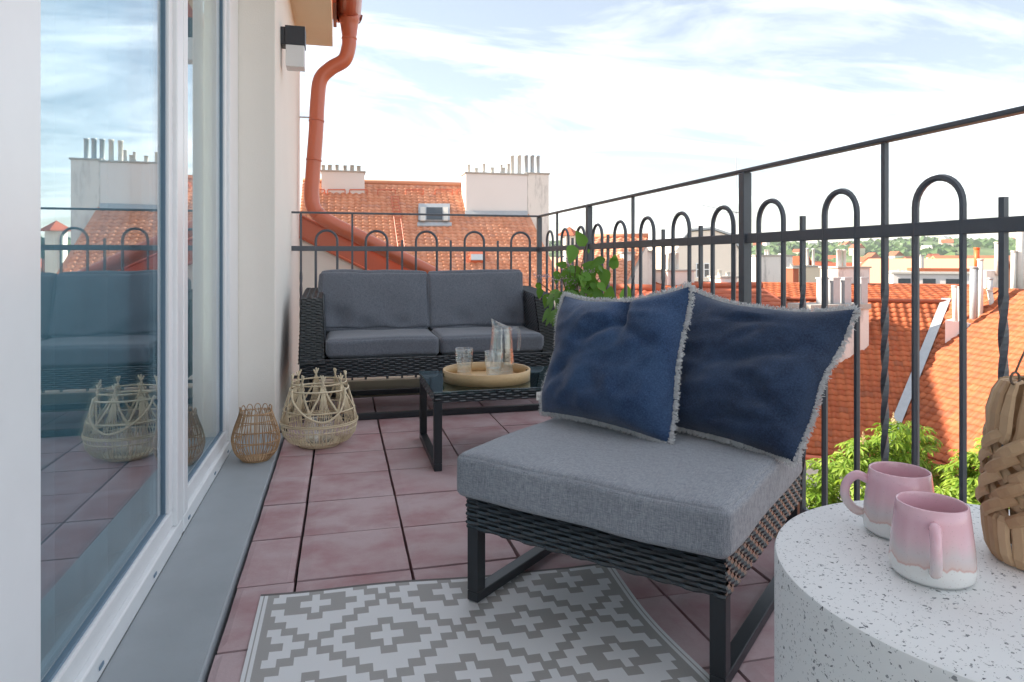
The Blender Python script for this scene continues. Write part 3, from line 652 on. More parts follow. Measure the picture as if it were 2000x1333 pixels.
lo, hi = OL - uL*7, valley_at(ZE); lo2, hi2 = lo + vL*TL, valley_at(ZRG)
slL = MB().hexa([lo - nL*.1, hi - nL*.1, hi2 - nL*.1, lo2 - nL*.1], [lo, hi, hi2, lo2]).build('roof_slope', M['tile'], ch2)
roof_tiles(slL, OL, uL, vL, -7, smax + 6, TL, clipL, 0.23, 0.215, M['tile'], single=150, view=(1590, 1800, 590, 900))
ZER = -4.1; OR_ = valley_at(ZER); TR = (ZRG - ZER)/vR.z + 0.9
def clipR(s_, t_):
    z = ZER + t_*vR.z; return s_ > (valley_at(z) - OR_).dot(uR) + 0.02
a0, a1 = OR_, OR_ + uR*13; b1, b0 = a1 + vR*TR, valley_at(ZER + TR*vR.z)
slR = MB().hexa([a0 - nR*.1, a1 - nR*.1, b1 - nR*.1, b0 - nR*.1], [a0, a1, b1, b0]).build('roof_slope', M['tile'], ch2)
roof_tiles(slR, OR_, uR, vR, -6, 13, TR, clipR, 0.23, 0.215, M['tile'], single=150, view=(1770, 2010, 600, 880))
vq = [valley_at(ZE - 0.1) + (nL+nR).normalized()*0.10, valley_at(ZRG + 0.1) + (nL+nR).normalized()*0.10]
sd_ = vd.cross((nL+nR)).normalized()*0.13
MB().hexa([vq[0]-sd_, vq[0]+sd_, vq[1]+sd_, vq[1]-sd_], [p + (nL+nR).normalized()*0.02 for p in (vq[0]-sd_, vq[0]+sd_, vq[1]+sd_, vq[1]-sd_)]).build('valley_flashing', M['zinc'], ch2)
# walls under the eaves, eave gutters
wl0, wl1 = lo - vL*0.0 - hd*0.35, vb - hd*0.35
MB().hexa([V(p.x, p.y, GZ0) for p in (wl0, wl1, wl1 - hd*4, wl0 - hd*4)], [V(p.x, p.y, ZE - 0.12) for p in (wl0, wl1, wl1 - hd*4, wl0 - hd*4)]).build('wall', M['plaster_white'], ch2)
wr0, wr1 = OR_ + V(0.35, 0.3, 0), a1 + V(0.35, 0, 0)
MB().hexa([V(p.x, p.y, GZ0) for p in (wr1, wr1 + V(5,0,0), wr0 + V(5,0,0), wr0)], [V(p.x, p.y, ZER - 0.12) for p in (wr1, wr1 + V(5,0,0), wr0 + V(5,0,0), wr0)]).build('wall', M['red_dark'], ch2)
MB().tube([lo - vL*0.05 - V(0,0,.05), vb - vL*0.05 - V(0,0,.05)], 0.075, 10).build('eave_gutter', M['red_metal'], ch2, smooth=True)
MB().tube([a0 - vR*0.05 - V(0,0,.05), a1 - vR*0.05 - V(0,0,.05)], 0.075, 10).build('eave_gutter', M['red_metal'], ch2, smooth=True)
# upper, flatter slope above the break line
nU = V(hd.x*math.sin(R(7)), hd.y*math.sin(R(7)), math.cos(R(7))); vU = nU.cross(uL); vU = vU if vU.z > 0 else -vU
up0, up1 = lo2 + V(0,0,.04), hi2 + uL*2.5 + V(0,0,.04)
us = MB().hexa([up0 - nU*.1, up1 - nU*.1, up1 + vU*4 - nU*.1, up0 + vU*4 - nU*.1], [up0, up1, up1 + vU*4, up0 + vU*4]).build('upper_slope', M['tile'], ch2)
roof_tiles(us, up0, uL, vU, 0, (up1-up0).length, 4, None, 0.26, 0.42, M['tile'], wave=0.012)
MB().tube([up0 + V(0,0,.05), up1 + V(0,0,.05)], 0.06, 8).build('break_ridge', M['tile_red'], ch2, smooth=True)
Pc = onp(1640, 712, PLp, nL)
stack('squat_concrete_chimney', 'squat concrete chimney with four square pillars behind the denim cushion', 1584, 1697, 596, 712, Pc.y, 1.0, M['chimney'], (), cap=0.16)
sq = at(1640, 596, Y=Pc.y).z
for k, px in enumerate((1606, 1629, 1651, 1683)):
    q = at(px, 596, Y=Pc.y + 0.35); w_ = 0.12
    tag(MB().box((-w_, -w_, 0), (w_, w_, 0.78)).box((-w_-0.02, -w_-0.02, 0.781), (w_+0.02, w_+0.02, 0.83)).build('chimney_pillar', M['zinc'], loc=(q.x, Pc.y + 0.35, sq + 0.002)), ['leftmost', 'second', 'third', 'rightmost'][k] + ' square pillar pot on the squat concrete chimney', 'chimney pot', 'pillars on the squat chimney')
# flue cluster at the valley top
Pk = onp(1893, 640, V0, nR)
fl = thing('flue_cluster', 'cluster of white and steel flue pipes on a white flashing tray', 'flue pipes', (Pk.x, Pk.y, Pk.z)); fl.location = (0, 0, 0)
def fpt(px, py, dz=0): return at(px, py, d=CT*Pk.y + ST*Pk.x + dz)
q = [fpt(1846, 640), fpt(1944, 655), fpt(1944, 655) + V(.9, .5, 0), fpt(1846, 640) + V(.9, .5, 0)]
MB().hexa([p - V(0,0,1.2) for p in q], [p + V(0,0,.22) for p in q]).build('flashing_tray', M['chimney_clean'], fl)
for (px, yt, pxb, yb, w_, mt, dz) in ((1864,560,1866,632,9,'pipe_white',.1),(1873,562,1875,632,8,'pipe_white',.4),(1902,523,1901,635,13,'zinc',.2),(1908,486,1908,520,9,'orange_pipe',.5),(1915,508,1914,638,10,'pipe_white',.1),(1934,545,1934,572,9,'zinc',.5),(1933,568,1945,632,9,'pipe_white',.2),(1948,475,1948,530,10,'pipe_white',.9),(1980,492,1978,602,9,'pipe_white',.5),(1993,440,1991,600,13,'pipe_white',.5)):
    r_ = w_*21/F/2; MB().tube([fpt(pxb, yb + 8, dz), fpt(px, yt, dz)], r_, 12).tube([fpt(px, yt + 1, dz), fpt(px, yt - 2, dz)], r_*1.18, 12).build('flue_pipe', M[mt], fl, smooth=True)
wq = [fpt(1926, 640, .9), fpt(1962, 640, .9)]; wq += [wq[1] + V(.5,.9,0), wq[0] + V(.5,.9,0)]
MB().hexa(wq, [p + V(0,0,1.75) for p in wq]).build('flue_wall', M['chimney'], fl)
gc = [fpt(1938, 652), fpt(2060, 552)]
MB().tube(gc, 0.09, 4, phase=0.6).build('verge_coping', M['chimney_clean'], ch2)

# ------------------------------------------------------------------ chimneys and buildings between the railing bars
stack('sooty_chimney', 'sooty white chimney with three arched pots right of the thick railing post', 1476, 1548, 498, 572, 27, 1.2, M['chimney'], [(1494, 488, 5), (1505, 488, 5), (1516, 488, 5)])
stack('cream_chimney', 'cream chimney with four slim pipes against the green hill', 1571, 1607, 519, 552, 27, 1.0, M['wall_cream'], [(1578, 486, 5.5), (1586, 485, 5.5), (1593, 485, 5.5), (1600, 486, 5.5)])
stack('tall_patchy_chimney', 'patchy white chimney with four pipes above the orange roof', 1637, 1699, 521, 592, 22, 1.0, M['chimney'], [(1652, 487, 7), (1660, 488, 7), (1667, 488, 7), (1685, 487, 7)])
stack('grey_box_chimney', 'grey box chimney with two round flues in front of the beige building', 1304, 1356, 527, 600, 25, 1.2, M['chimney'], [(1312, 497, 6), (1324, 494, 7), (1336, 493, 7)])
stack('slim_white_chimney', 'slim white plastered chimney left of the tall railing bar', 1224, 1238, 492, 610, 22, 0.6, M['chimney_clean'], [(1231, 486, 6)])
stack('steel_flue_chimney', 'tall grey chimney shaft behind the tall railing bar', 1240, 1252, 487, 610, 23, 0.5, M['zinc'], ())
stack('double_white_chimney', 'pale chimney shaft right of the tall railing bar', 1256, 1274, 489, 612, 24, 0.6, M['chimney'], [(1260, 484, 5), (1269, 485, 5)])
stack('broad_pale_chimney', 'broad pale chimney just above the cushion fringe', 1408, 1440, 540, 620, 21, 0.8, M['chimney_clean'], [(1416, 528, 8), (1432, 532, 9)])
stack('lone_white_flue', 'single white flue standing in front of the green hill', 1799, 1805, 498, 556, 33, 0.15, M['pipe_white'], ())
stack('little_square_chimney', 'little white square chimney beside the flat white building', 1759, 1784, 533, 556, 30, 0.7, M['chimney_clean'], [(1766, 528, 5), (1776, 529, 5)])
stack('brick_chimney', 'small red brick coloured chimney between two pale chimneys', 1549, 1560, 522, 560, 25, 0.5, M['tile_red'], [(1554, 516, 6)])
bb = thing('beige_gabled_building', 'beige building with white framed window between the railing bars', 'building', (0, 0, 0))
Yb = 40; A = [at(px, py, Y=Yb) for px, py in ((1318, 700), (1446, 700), (1446, 492), (1426, 462), (1392, 450), (1352, 453), (1330, 476), (1318, 492))]
MB().hexa(A, [p + V(0, 9, 0) for p in A]).build('wall', M['wall_beige'], bb)
for a, b in ((1426, 1392), ):
    pass
rp_ = [at(px, py, Y=Yb - 0.15) for px, py in ((1448, 490), (1428, 460), (1392, 448), (1350, 451), (1326, 478))]
for a, b in zip(rp_[:-1], rp_[1:]): MB().hexa([a, b, b + V(0,9.3,0), a + V(0,9.3,0)], [p + V(0,0,.14) for p in (a, b, b + V(0,9.3,0), a + V(0,9.3,0))]).build('roof', M['zinc'], bb)
for px in (1361, 1376):
    a, b = at(px, 541, Y=Yb - 0.04), at(px + 8, 516, Y=Yb - 0.04)
    wf = MB().box((a.x - .06, Yb - .06, a.z - .06), (b.x + .06, Yb + .02, b.z + .06)).build('window', M['white_frame'], bb)
    for z0, z1 in ((a.z, a.z*.42 + b.z*.58 - .03), (a.z*.42 + b.z*.58 + .03, b.z)): MB().box((a.x, Yb - .075, z0), (b.x, Yb - .062, z1)).build('pane', M['dark_window'], wf)
# small roofs left of the beige building
def slope_house(name, label, corners, mat, wd, ln, single=0, body=None, wave=0.024):
    """corners: (px,py,d) lower-left, lower-right, upper-left"""
    a, b, c = (at(px, py, d=d_) for px, py, d_ in corners); b = V(b.x, b.y, a.z); u = (b-a).normalized(); n = u.cross(c-a).normalized(); n = n if n.z > 0 else -n
    v = n.cross(u); v = v if v.z > 0 else -v; T = (c-a).dot(v); S_ = (b-a).length
    t = thing(name, label, 'house', (a.x, a.y, GZ0)); t.location = (0, 0, 0)
    d_ = b + v*T; c2 = a + v*T
    r = MB().hexa([p - n*.12 for p in (a, b, d_, c2)], [a, b, d_, c2]).build('roof', mat, t)
    bk = V(n.x, n.y, 0).normalized()*(-1)
    roof_tiles(r, a, u, v, 0, S_, T, None, wd, ln, mat, wave=wave)
    w0, w1 = a + bk*.3, b + bk*.3; w2, w3 = d_ - bk*0.1, c2 - bk*0.1
    MB().hexa([V(p.x, p.y, GZ0) for p in (w0, w1, w2, w3)], [w0 - V(0,0,.35), w1 - V(0,0,.35), V(w2.x, w2.y, d_.z - .25), V(w3.x, w3.y, c2.z - .25)]).build('wall', M['wall_pale'], t)
    MB().tube([c2 + n*.05, d_ + n*.05], 0.1, 8).build('ridge_cap', mat, t, smooth=True)
    return t
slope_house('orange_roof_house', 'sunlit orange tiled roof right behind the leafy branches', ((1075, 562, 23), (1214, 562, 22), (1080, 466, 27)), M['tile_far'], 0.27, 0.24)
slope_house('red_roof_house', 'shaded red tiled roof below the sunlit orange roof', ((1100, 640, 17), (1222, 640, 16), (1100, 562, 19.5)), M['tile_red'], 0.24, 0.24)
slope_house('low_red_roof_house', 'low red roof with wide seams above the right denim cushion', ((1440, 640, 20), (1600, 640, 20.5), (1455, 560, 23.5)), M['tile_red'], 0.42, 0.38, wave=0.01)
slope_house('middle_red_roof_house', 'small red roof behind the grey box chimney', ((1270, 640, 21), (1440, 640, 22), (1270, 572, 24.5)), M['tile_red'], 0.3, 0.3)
tw = thing('roof_turret', 'tiny white roof turret with red pyramid cap left of the leaves', 'turret', at(1112, 500, d=60))
MB().box((-.55, -.55, -12), (.55, .55, 1.75)).build('wall', M['wall_pale'], tw); MB().lathe([(1.15, 1.76), (1.1, 1.86), (0.0, 2.55)], n=4).build('roof', M['tile_red'], tw)
lw = thing('white_flat_building', 'low white rooftop building above the orange slope', 'building', at(1815, 562, d=36), R(-38))
MB().box((-1.8, -1.5, -8), (1.6, 1.5, 0.75)).build('wall', M['chimney_clean'], lw); MB().box((-1.9, -1.6, 0.751), (1.7, 1.6, 0.86)).build('parapet', M['pipe_white'], lw); MB().box((-0.9, -1.2, 0.861), (1.6, 1.2, 1.02)).build('roof', M['tile'], lw)
for x in (-1.3, -0.2, 0.8): MB().box((x-.28, -1.53, 0.1), (x+.28, -1.48, 0.5)).build('window', M['dark_window'], lw)
an = thing('tv_antenna', 'thin rooftop aerial mast with crossbars left of the thick post', 'antenna', at(1436, 560, d=24)); p0 = Vector(an.location)
MB().tube([V(0,0,-6), at(1438, 285, d=24) - p0], 0.016, 6).build('mast', M['zinc'], an)
for (x0, y0, x1, y1) in ((1370, 401, 1445, 416), (1408, 416, 1442, 416)): MB().tube([at(x0, y0, d=24) - p0, at(x1, y1, d=24) - p0], 0.011, 5).build('crossbar', M['zinc'], an)
l2 = thing('lightning_rod', 'thin rod standing on the roof behind the leaves', 'rod', at(1178, 470, d=27)); MB().tube([V(0,0,-4), V(0,0,1.15)], 0.012, 6).build('rod', M['zinc'], l2)

# ------------------------------------------------------------------ chestnut trees in the yard
lv = []; lfc = []
for k in range(7):
    a_ = R(-112 + 224*k/6); ln = [0.6, 0.82, 0.97, 1.0, 0.97, 0.82, 0.6][k]; d_ = V(math.sin(a_), math.cos(a_), 0); s_ = V(math.cos(a_), -math.sin(a_), 0); o = len(lv)
    for t, w_, z in ((0.04, 0.02, 0), (0.40, 0.085, 0.03), (0.72, 0.135, -0.03), (1.0, 0.005, -0.20)):
        lv += [d_*t*ln - s_*w_*ln + V(0,0,z + w_*.35), d_*t*ln + V(0,0,z), d_*t*ln + s_*w_*ln + V(0,0,z + w_*.35)]
    for i in range(3):
        b = o + 3*i; lfc += [(b, b+1, b+4, b+3), (b+1, b+2, b+5, b+4)]
def chestnut(label, d0, clumps, trunk_px, nleaf=95, spikes=()):
    base = at(trunk_px, 950, d=d0); t = thing('chestnut_tree', label, 'tree', (base.x, base.y, GZ0), group='chestnut trees in the yard'); B = Vector(t.location)
    m = MB(); br = MB(); top = V(0, 0, 8.5)
    br.tube([V(0,0,0), V(.05,.03,4), top, V(0,0,9.8)], [0.24, 0.19, 0.13, 0.06], 10)
    for (px, py, dz, rad_) in clumps:
        c = at(px, py, d=d0 + dz) - B
        br.tube(bez([top + V(0,0,rb.uniform(-1.5, 0.6)), (top + c)/2 + V(rb.uniform(-.2,.2), rb.uniform(-.2,.2), -0.15), c], 4), [0.055]*3 + [0.04]*3 + [0.02]*3, 6)
        for k in range(int(nleaf * (rad_/0.45)**2)):
            dr = V(rb.gauss(0,1), rb.gauss(0,1), rb.gauss(0.25,1)).normalized(); p = c + V(dr.x*rad_*1.15, dr.y*rad_*1.15, dr.z*rad_*0.8) * rb.uniform(0.45, 1.05)
            z = (dr*0.55 + V(0,0,1) + V(rb.uniform(-.4,.4), rb.uniform(-.4,.4), 0)).normalized(); y = V(dr.x, dr.y, -0.35 + rb.uniform(-.3,.3)); y = (y - z*y.dot(z)).normalized(); x = y.cross(z); s_ = rb.uniform(0.15, 0.25)
            m.add([p + (x*q.x + y*q.y + z*q.z)*s_ for q in lv], lfc)
    m.build('crown', M['chestnut'], t, kind='stuff'); br.build('trunk', M['bark'], t, smooth=True)
    for (px, py) in spikes:
        p = at(px, py, d=d0 - 0.2) - B; sp = MB()
        sp.tube([p, p + V(0,0,.22)], [0.01, 0.003], 5)
        for k in range(46):
            f_ = rb.random(); a_ = rb.uniform(0, 6.28); q = p + V(math.cos(a_)*.045*(1-f_), math.sin(a_)*.045*(1-f_), .03 + f_*.19); e = V(rb.uniform(-1,1), rb.uniform(-1,1), rb.uniform(-1,1)).normalized()*.014; g = e.orthogonal().normalized()*.014; sp.add([q-e, q-g, q+e, q+g], [(0,1,2,3)])
        sp.build('flower_spike', M['spike'], t)
chestnut('chestnut tree with pale flower spikes rising behind the mugs', 11.5, [(1745,842,0,.30),(1695,885,.1,.36),(1790,862,.3,.30),(1660,905,0,.26),(1745,905,.2,.42),(1800,925,.3,.38),(1715,960,0,.45),(1790,985,.2,.45),(1740,1040,.1,.7),(1820,1080,.3,.7),(1690,1100,0,.7)], 1745, 95, ((1745, 832), (1686, 868)))
chestnut('chestnut tree lit yellow green behind the woven lantern', 10.5, [(1965,868,0,.34),(1915,915,.1,.36),(1990,850,.3,.34),(2040,850,.2,.4),(1895,960,0,.36),(1950,940,.1,.45),(2010,930,.2,.45),(2070,900,.2,.5),(1930,1000,0,.5),(2000,1020,0,.6),(2080,1000,0,.6),(1960,1100,.1,.8)], 1985, 95, ((1936, 880),))
chestnut('low chestnut crown beside the chair back under the gutter', 12.5, [(1600,925,0,.30),(1630,950,.1,.32),(1585,965,0,.36),(1640,985,.1,.36),(1610,1010,0,.45),(1570,1040,0,.6),(1640,1080,.2,.7)], 1610, 90)

# ------------------------------------------------------------------ weave and cushion builders
def weave(mb, o, u, v, wd, ht, row=0.0105, col=0.032, amp=0.0027, nrm=None, clip=None, seg=12):
    o, u, v = Vector(o), Vector(u).normalized(), Vector(v).normalized()
    n = Vector(nrm).normalized() if nrm else u.cross(v)
    rows = max(1, round(ht / row)); rh = ht / rows; cols = max(2, round(wd / col)); step = wd / (cols * seg / 2)
    cnt = int(round(cols * seg / 2))
    for j in range(rows):
        ph = 0 if j % 2 else math.pi; vs = []; fs = []; zc = (j + 0.5) * rh; jit = random.uniform(-0.3, 0.3)
        for i in range(cnt + 1):
            s_ = wd * i / cnt; off = amp * max(-1, min(1, 1.9*math.sin(2*math.pi*s_/(2*col) + ph + jit * 0.2))) + 0.0006*noise.noise(V(s_*40, j*3.1, 0))
            c = o + u * s_ + v * zc
            b = 0.0022
            vs += [c - v * rh * 0.47 + n * (off - b), c + n * (off + 0.0012), c + v * rh * 0.47 + n * (off - b)]
        for i in range(cnt):
            if clip and not clip(wd * (i + 0.5) / cnt, zc): continue
            a = i * 3; fs += [(a, a+3, a+4, a+1), (a+1, a+4, a+5, a+2)]
        mb.add(vs, fs)
    return mb
def cushion(wd, dp, ht, r=0.03, puff=0.012, n=18, wr=0.004, seed=0, dents=()):
    """rounded box with a soft crown; origin at bottom centre"""
    m = MB(); bm = bmesh.new(); bmesh.ops.create_cube(bm, size=2)
    bmesh.ops.subdivide_edges(bm, edges=bm.edges[:], cuts=n, use_grid_fill=True)
    hx, hy, hz = wd/2, dp/2, ht/2
    for q in bm.verts:
        c = q.co.copy(); e = [math.sin(math.pi/2*t) for t in c]
        p = V(e[0]*hx, e[1]*hy, e[2]*hz)
        inn = V(max(-hx+r, min(hx-r, p.x)), max(-hy+r, min(hy-r, p.y)), max(-hz+r, min(hz-r, p.z)))
        dlt = p - inn
        if dlt.length > 1e-6: p = inn + dlt.normalized() * min(r, dlt.length * 1.0 if dlt.length < r else r)
        k = (1 - abs(c.x) ** 4) * (1 - abs(c.y) ** 4); kz = (1 - abs(c.x) ** 4) * (1 - abs(c.z) ** 4); kx = (1 - abs(c.y) ** 4) * (1 - abs(c.z) ** 4)
        p.z += puff * k * c.z; p.y += puff * 0.5 * kz * c.y; p.x += puff * 0.5 * kx * c.x
        nv = noise.noise_vector(V(p.x*7 + seed*9, p.y*7, p.z*7)) * wr; p += nv
        for (dxx, dyy, dzz, rad, amt) in dents:
            dd = (p - V(dxx, dyy, dzz)).length
            if dd < rad: p += V(0, 1, 0) * amt * (math.cos(dd / rad * math.pi) + 1) / 2
        p.z += hz; q.co = p
    vs = [q.co.copy() for q in bm.verts]; fs = [tuple(x.index for x in f.verts) for f in bm.faces]; bm.free()
    return m.add(vs, fs)

# ------------------------------------------------------------------ sofa
SX0, SX1, SYF, SYB = -0.208, 1.205, 3.62, 4.36
sofa = thing('wicker_sofa', 'two seat black wicker sofa with grey cushions against the far railing', 'sofa', ((SX0+SX1)/2, SYF, 0))
cx = (SX0+SX1)/2; hw = (SX1-SX0)/2
base = MB().box((-hw, 0.012, 0.225), (hw, 0.70, 0.318))
base.build('seat_frame', M['core'], sofa)
wv = MB(); weave(wv, (-hw, 0.004, 0.222), (1,0,0), (0,0,1), 2*hw, 0.10, nrm=(0,-1,0)); wv.build('front_weave', M['wicker'], sofa, kind='stuff')
def arm(sx):
    xo = sx * hw; xi = sx * (hw - 0.105); xib = sx * (hw - 0.125)
    a, b = sorted((xo, xi))
    bot = [V(min(xo, xib), 0.0, 0.30), V(max(xo, xib), 0.0, 0.30), V(max(xo, xib), 0.72, 0.30), V(min(xo, xib), 0.72, 0.30)]
    top = [V(a, 0.24, 0.625), V(b, 0.24, 0.625), V(b, 0.74, 0.655), V(a, 0.74, 0.655)]
    m = MB().hexa(bot, top); am = m.build('arm', M['core'], sofa, bevel=0.012)
    q = MB()
    def face(p0, p1, p2, p3, nn):   # bilinear woven face  p0-p1 bottom, p3-p2 top
        rows = max(2, round(((p3-p0).length) / 0.0105)); L_ = (p1-p0).length; cnt = max(8, int(L_ / 0.0055))
        for j in range(rows):
            vs = []; fs = []; ph = 0 if j % 2 else math.pi
            for i in range(cnt + 1):
                s_ = i / cnt; row = []
                for tt, bb in ((j + 0.03, -0.002), (j + 0.5, 0.0015), (j + 0.97, -0.002)):
                    t = tt / rows; c = (p0*(1-s_) + p1*s_)*(1-t) + (p3*(1-s_) + p2*s_)*t
                    row.append(c + nn * (0.0045 + bb + 0.0022 * max(-1, min(1, 1.9*math.sin(math.pi * s_ * L_ / 0.028 + ph)))))
                vs += row
            for i in range(cnt):
                k = 3*i; fs += [(k, k+3, k+4, k+1), (k+1, k+4, k+5, k+2)]
            q.add(vs, fs)
    face(bot[0], bot[1], top[1], top[0], V(0, -0.8, 0.6)); face(top[0], top[1], top[2], top[3], V(0, 0, 1))
    if sx > 0: face(bot[3], bot[0], top[0], top[3], V(-1, 0, 0)); face(bot[1], bot[2], top[2], top[1], V(1, 0, 0))
    else: face(bot[1], bot[2], top[2], top[1], V(1, 0, 0)); face(bot[3], bot[0], top[0], top[3], V(-1, 0, 0))
    q.build('arm_weave', M['wicker'], am, kind='stuff')
arm(-1); arm(1)
bk = MB().hexa([V(-hw+0.1, 0.62, 0.3), V(hw-0.1, 0.62, 0.3), V(hw-0.1, 0.70, 0.3), V(-hw+0.1, 0.70, 0.3)], [V(-hw+0.1, 0.67, 0.63), V(hw-0.1, 0.67, 0.63), V(hw-0.1, 0.74, 0.63), V(-hw+0.1, 0.74, 0.63)])
bk.build('back_frame', M['core'], sofa)
for sx in (-1, 1):
    for y in (0.03, 0.68):
        MB().box((sx*(hw-0.03)-0.016, y-0.016, 0.031), (sx*(hw-0.03)+0.016, y+0.016, 0.224)).build('leg', M['black_metal'], sofa, bevel=0.002)
    MB().box((sx*(hw-0.03)-0.015, 0.047, 0.0005), (sx*(hw-0.03)+0.015, 0.66, 0.030)).build('runner', M['black_metal'], sofa, bevel=0.002)
for y in (0.03, 0.68): MB().box((-hw+0.014, y-0.016, 0.0005), (hw-0.014, y+0.016, 0.0305)).build('runner', M['black_metal'], sofa, bevel=0.002)
for k, (x0, x1) in enumerate(((-0.078, 0.508), (0.517, 1.098))):
    c = cushion(x1-x0, 0.60, 0.098, 0.022, 0.008, seed=k).build('seat_cushion', M['sofa_fabric'], sofa, smooth=True); c.location = ((x0+x1)/2 - cx, 0.325, 0.322)
for k, (x0, x1) in enumerate(((-0.128, 0.498), (0.505, 1.095))):
    dn = [(-0.20, -0.1, -0.10, 0.09, 0.03), (-0.05, -0.1, -0.15, 0.07, 0.02), (0.16, -0.1, -0.14, 0.06, 0.015)] if k == 0 else [(-0.10, -0.1, -0.12, 0.08, 0.02), (0.22, -0.1, -0.13, 0.08, 0.02)]
    c = cushion(x1-x0, 0.16, 0.335, 0.014, 0.022, n=24, wr=0.009, seed=4+k, dents=[(a, b, z_, r_, am_) for a, b, z_, r_, am_ in dn]).build('back_cushion', M['sofa_fabric'], sofa, smooth=True)
    c.location = ((x0+x1)/2 - cx, 0.49, 0.415); c.rotation_euler = (R(-16), R(0.8 if k == 0 else -0.6), 0)

# ------------------------------------------------------------------ coffee table
TX0, TX1, TY0, TY1, TZ = 0.352, 1.20, 2.675, 3.20, 0.313
tb = thing('coffee_table', 'low black wicker coffee table with a dark glass top', 'table', ((TX0+TX1)/2, (TY0+TY1)/2, 0))
a, b = (TX1-TX0)/2, (TY1-TY0)/2
fr = MB()
fr.box((-a+0.006, -b+0.006, 0.272), (a-0.006, -b+0.03, 0.303)); fr.box((-a+0.006, b-0.03, 0.272), (a-0.006, b-0.006, 0.303))
fr.box((-a+0.006, -b+0.0305, 0.272), (-a+0.03, b-0.0305, 0.303)); fr.box((a-0.03, -b+0.0305, 0.272), (a-0.006, b-0.0305, 0.303))
fr.build('apron', M['core'], tb)
q = MB(); weave(q, (-a, -b+0.002, 0.268), (1,0,0), (0,0,1), 2*a, 0.038, nrm=(0,-1,0)); weave(q, (-a+0.002, b, 0.268), (0,-1,0), (0,0,1), 2*b, 0.038, nrm=(-1,0,0)); weave(q, (a-0.002, -b, 0.268), (0,1,0), (0,0,1), 2*b, 0.038, nrm=(1,0,0))
weave(q, (-a+0.01, -b+0.01, 0.300), (1,0,0), (0,1,0), 2*a-0.02, 2*b-0.02, row=0.016, nrm=(0,0,1), seg=4)
q.build('apron_weave', M['wicker'], tb, kind='stuff')
MB().box((-a, -b, 0.3075), (a, b, 0.3135)).build('glass_top', M['table_glass'], tb, bevel=0.0015)
for sx in (-1, 1):
    for sy in (-1, 1): MB().box((sx*(a-0.017)-0.016, sy*(b-0.017)-0.016, 0.03), (sx*(a-0.017)+0.016, sy*(b-0.017)+0.016, 0.271)).build('leg', M['black_metal'], tb, bevel=0.002)
    MB().box((sx*(a-0.017)-0.0158, -b+0.001, 0.0005), (sx*(a-0.017)+0.0158, b-0.001, 0.0297)).build('runner', M['black_metal'], tb, bevel=0.002)
lx0, lx1 = 0.768 - (TX0+TX1)/2, 0.842 - (TX0+TX1)/2
lb = MB().box((lx0, -b-0.009, 0.262), (lx1, -b-0.0075, 0.296)).build('label_tag', M['label_white'], tb)
fcv = bpy.data.curves.new('lettering', 'FONT'); fcv.body = 'La Bonne'; fcv.size = 0.0155; fcv.extrude = 0.0002
fo = bpy.data.objects.new('lettering', fcv); sc.collection.objects.link(fo)
dg = bpy.context.evaluated_depsgraph_get(); me = bpy.data.meshes.new_from_object(fo.evaluated_get(dg)); bpy.data.objects.remove(fo)
me.materials.clear(); me.materials.append(M['ink'])
lt = bpy.data.objects.new('lettering', me); sc.collection.objects.link(lt); lt.parent = lb; lt.rotation_euler = (R(90), 0, 0); lt.location = (lx0 + 0.005, -b - 0.0095, 0.2745)

# tray, glasses, jug
TZ = 0.3137
tr = thing('bamboo_tray', 'round bamboo tray with low rim on the glass coffee table', 'tray', (0.612, 2.905, TZ))
MB().lathe([(0.0, 0.0), (0.180, 0.0), (0.180, 0.008), (0.0, 0.008)], n=64).build('base', M['bamboo'], tr, smooth=False)
t_ = MB(); NS = 72
prof = [(0.1805, 0.0), (0.188, 0.0), (0.190, 0.047), (0.187, 0.049), (0.1815, 0.047)]
holes = []
vs = []; fs = []
for k in range(NS):
    an = 2*math.pi*k/NS
    for r_, z_ in prof: vs.append((r_*math.cos(an), r_*math.sin(an), z_))
for k in range(NS):
    j = (k+1) % NS
    for i in range(5): fs.append((k*5+i, j*5+i, j*5+(i+1) % 5, k*5+(i+1) % 5))
t_.add(vs, fs); t_.build('rim', M['bamboo'], tr, smooth=True)
for an in (R(176), R(-6)):     # the two grip slots, dark recess plates set into the rim
    sl = MB(); vs = []; fs = []
    for k in range(9):
        aa = an + R(-10 + 20*k/8)
        for r_, z_ in ((0.1803, 0.020), (0.1803, 0.036), (0.1903, 0.036), (0.1903, 0.020)): vs.append((r_*math.cos(aa), r_*math.sin(aa), z_))
    for k in range(8):
        for i in range(4): fs.append((k*4+i, (k+1)*4+i, (k+1)*4+(i+1) % 4, k*4+(i+1) % 4))
    fs += [(0,1,2,3), (32,35,34,33)]
    sl.add(vs, fs).build('grip_slot', M['twig'], tr)
GZ = TZ + 0.0085
def tumbler(x, y, label):
    t = thing('water_glass', label, 'glass', (x, y, GZ), group='tumblers on the tray')
    MB().lathe([(0.0, 0.0), (0.030, 0.0), (0.0315, 0.004), (0.0355, 0.05), (0.0365, 0.062), (0.0385, 0.066), (0.0405, 0.118), (0.0398, 0.1195), (0.039, 0.118), (0.0365, 0.067), (0.034, 0.06), (0.0300, 0.016), (0.0, 0.014)], n=40).build('tumbler', M['glass'], t, smooth=True)
    MB().lathe([(0.0, 0.0143), (0.0299, 0.0163), (0.0330, 0.048), (0.0, 0.048)], n=40).build('water', M['water'], t, smooth=False)
tumbler(0.527, 2.985, 'half full glass tumbler nearer the left rim of the tray')
tumbler(0.634, 2.86, 'glass tumbler in front of the glass jug on the tray')
jg = thing('glass_jug', 'clear glass water jug with slanted lip and handle on the tray', 'jug', (0.690, 2.955, GZ))
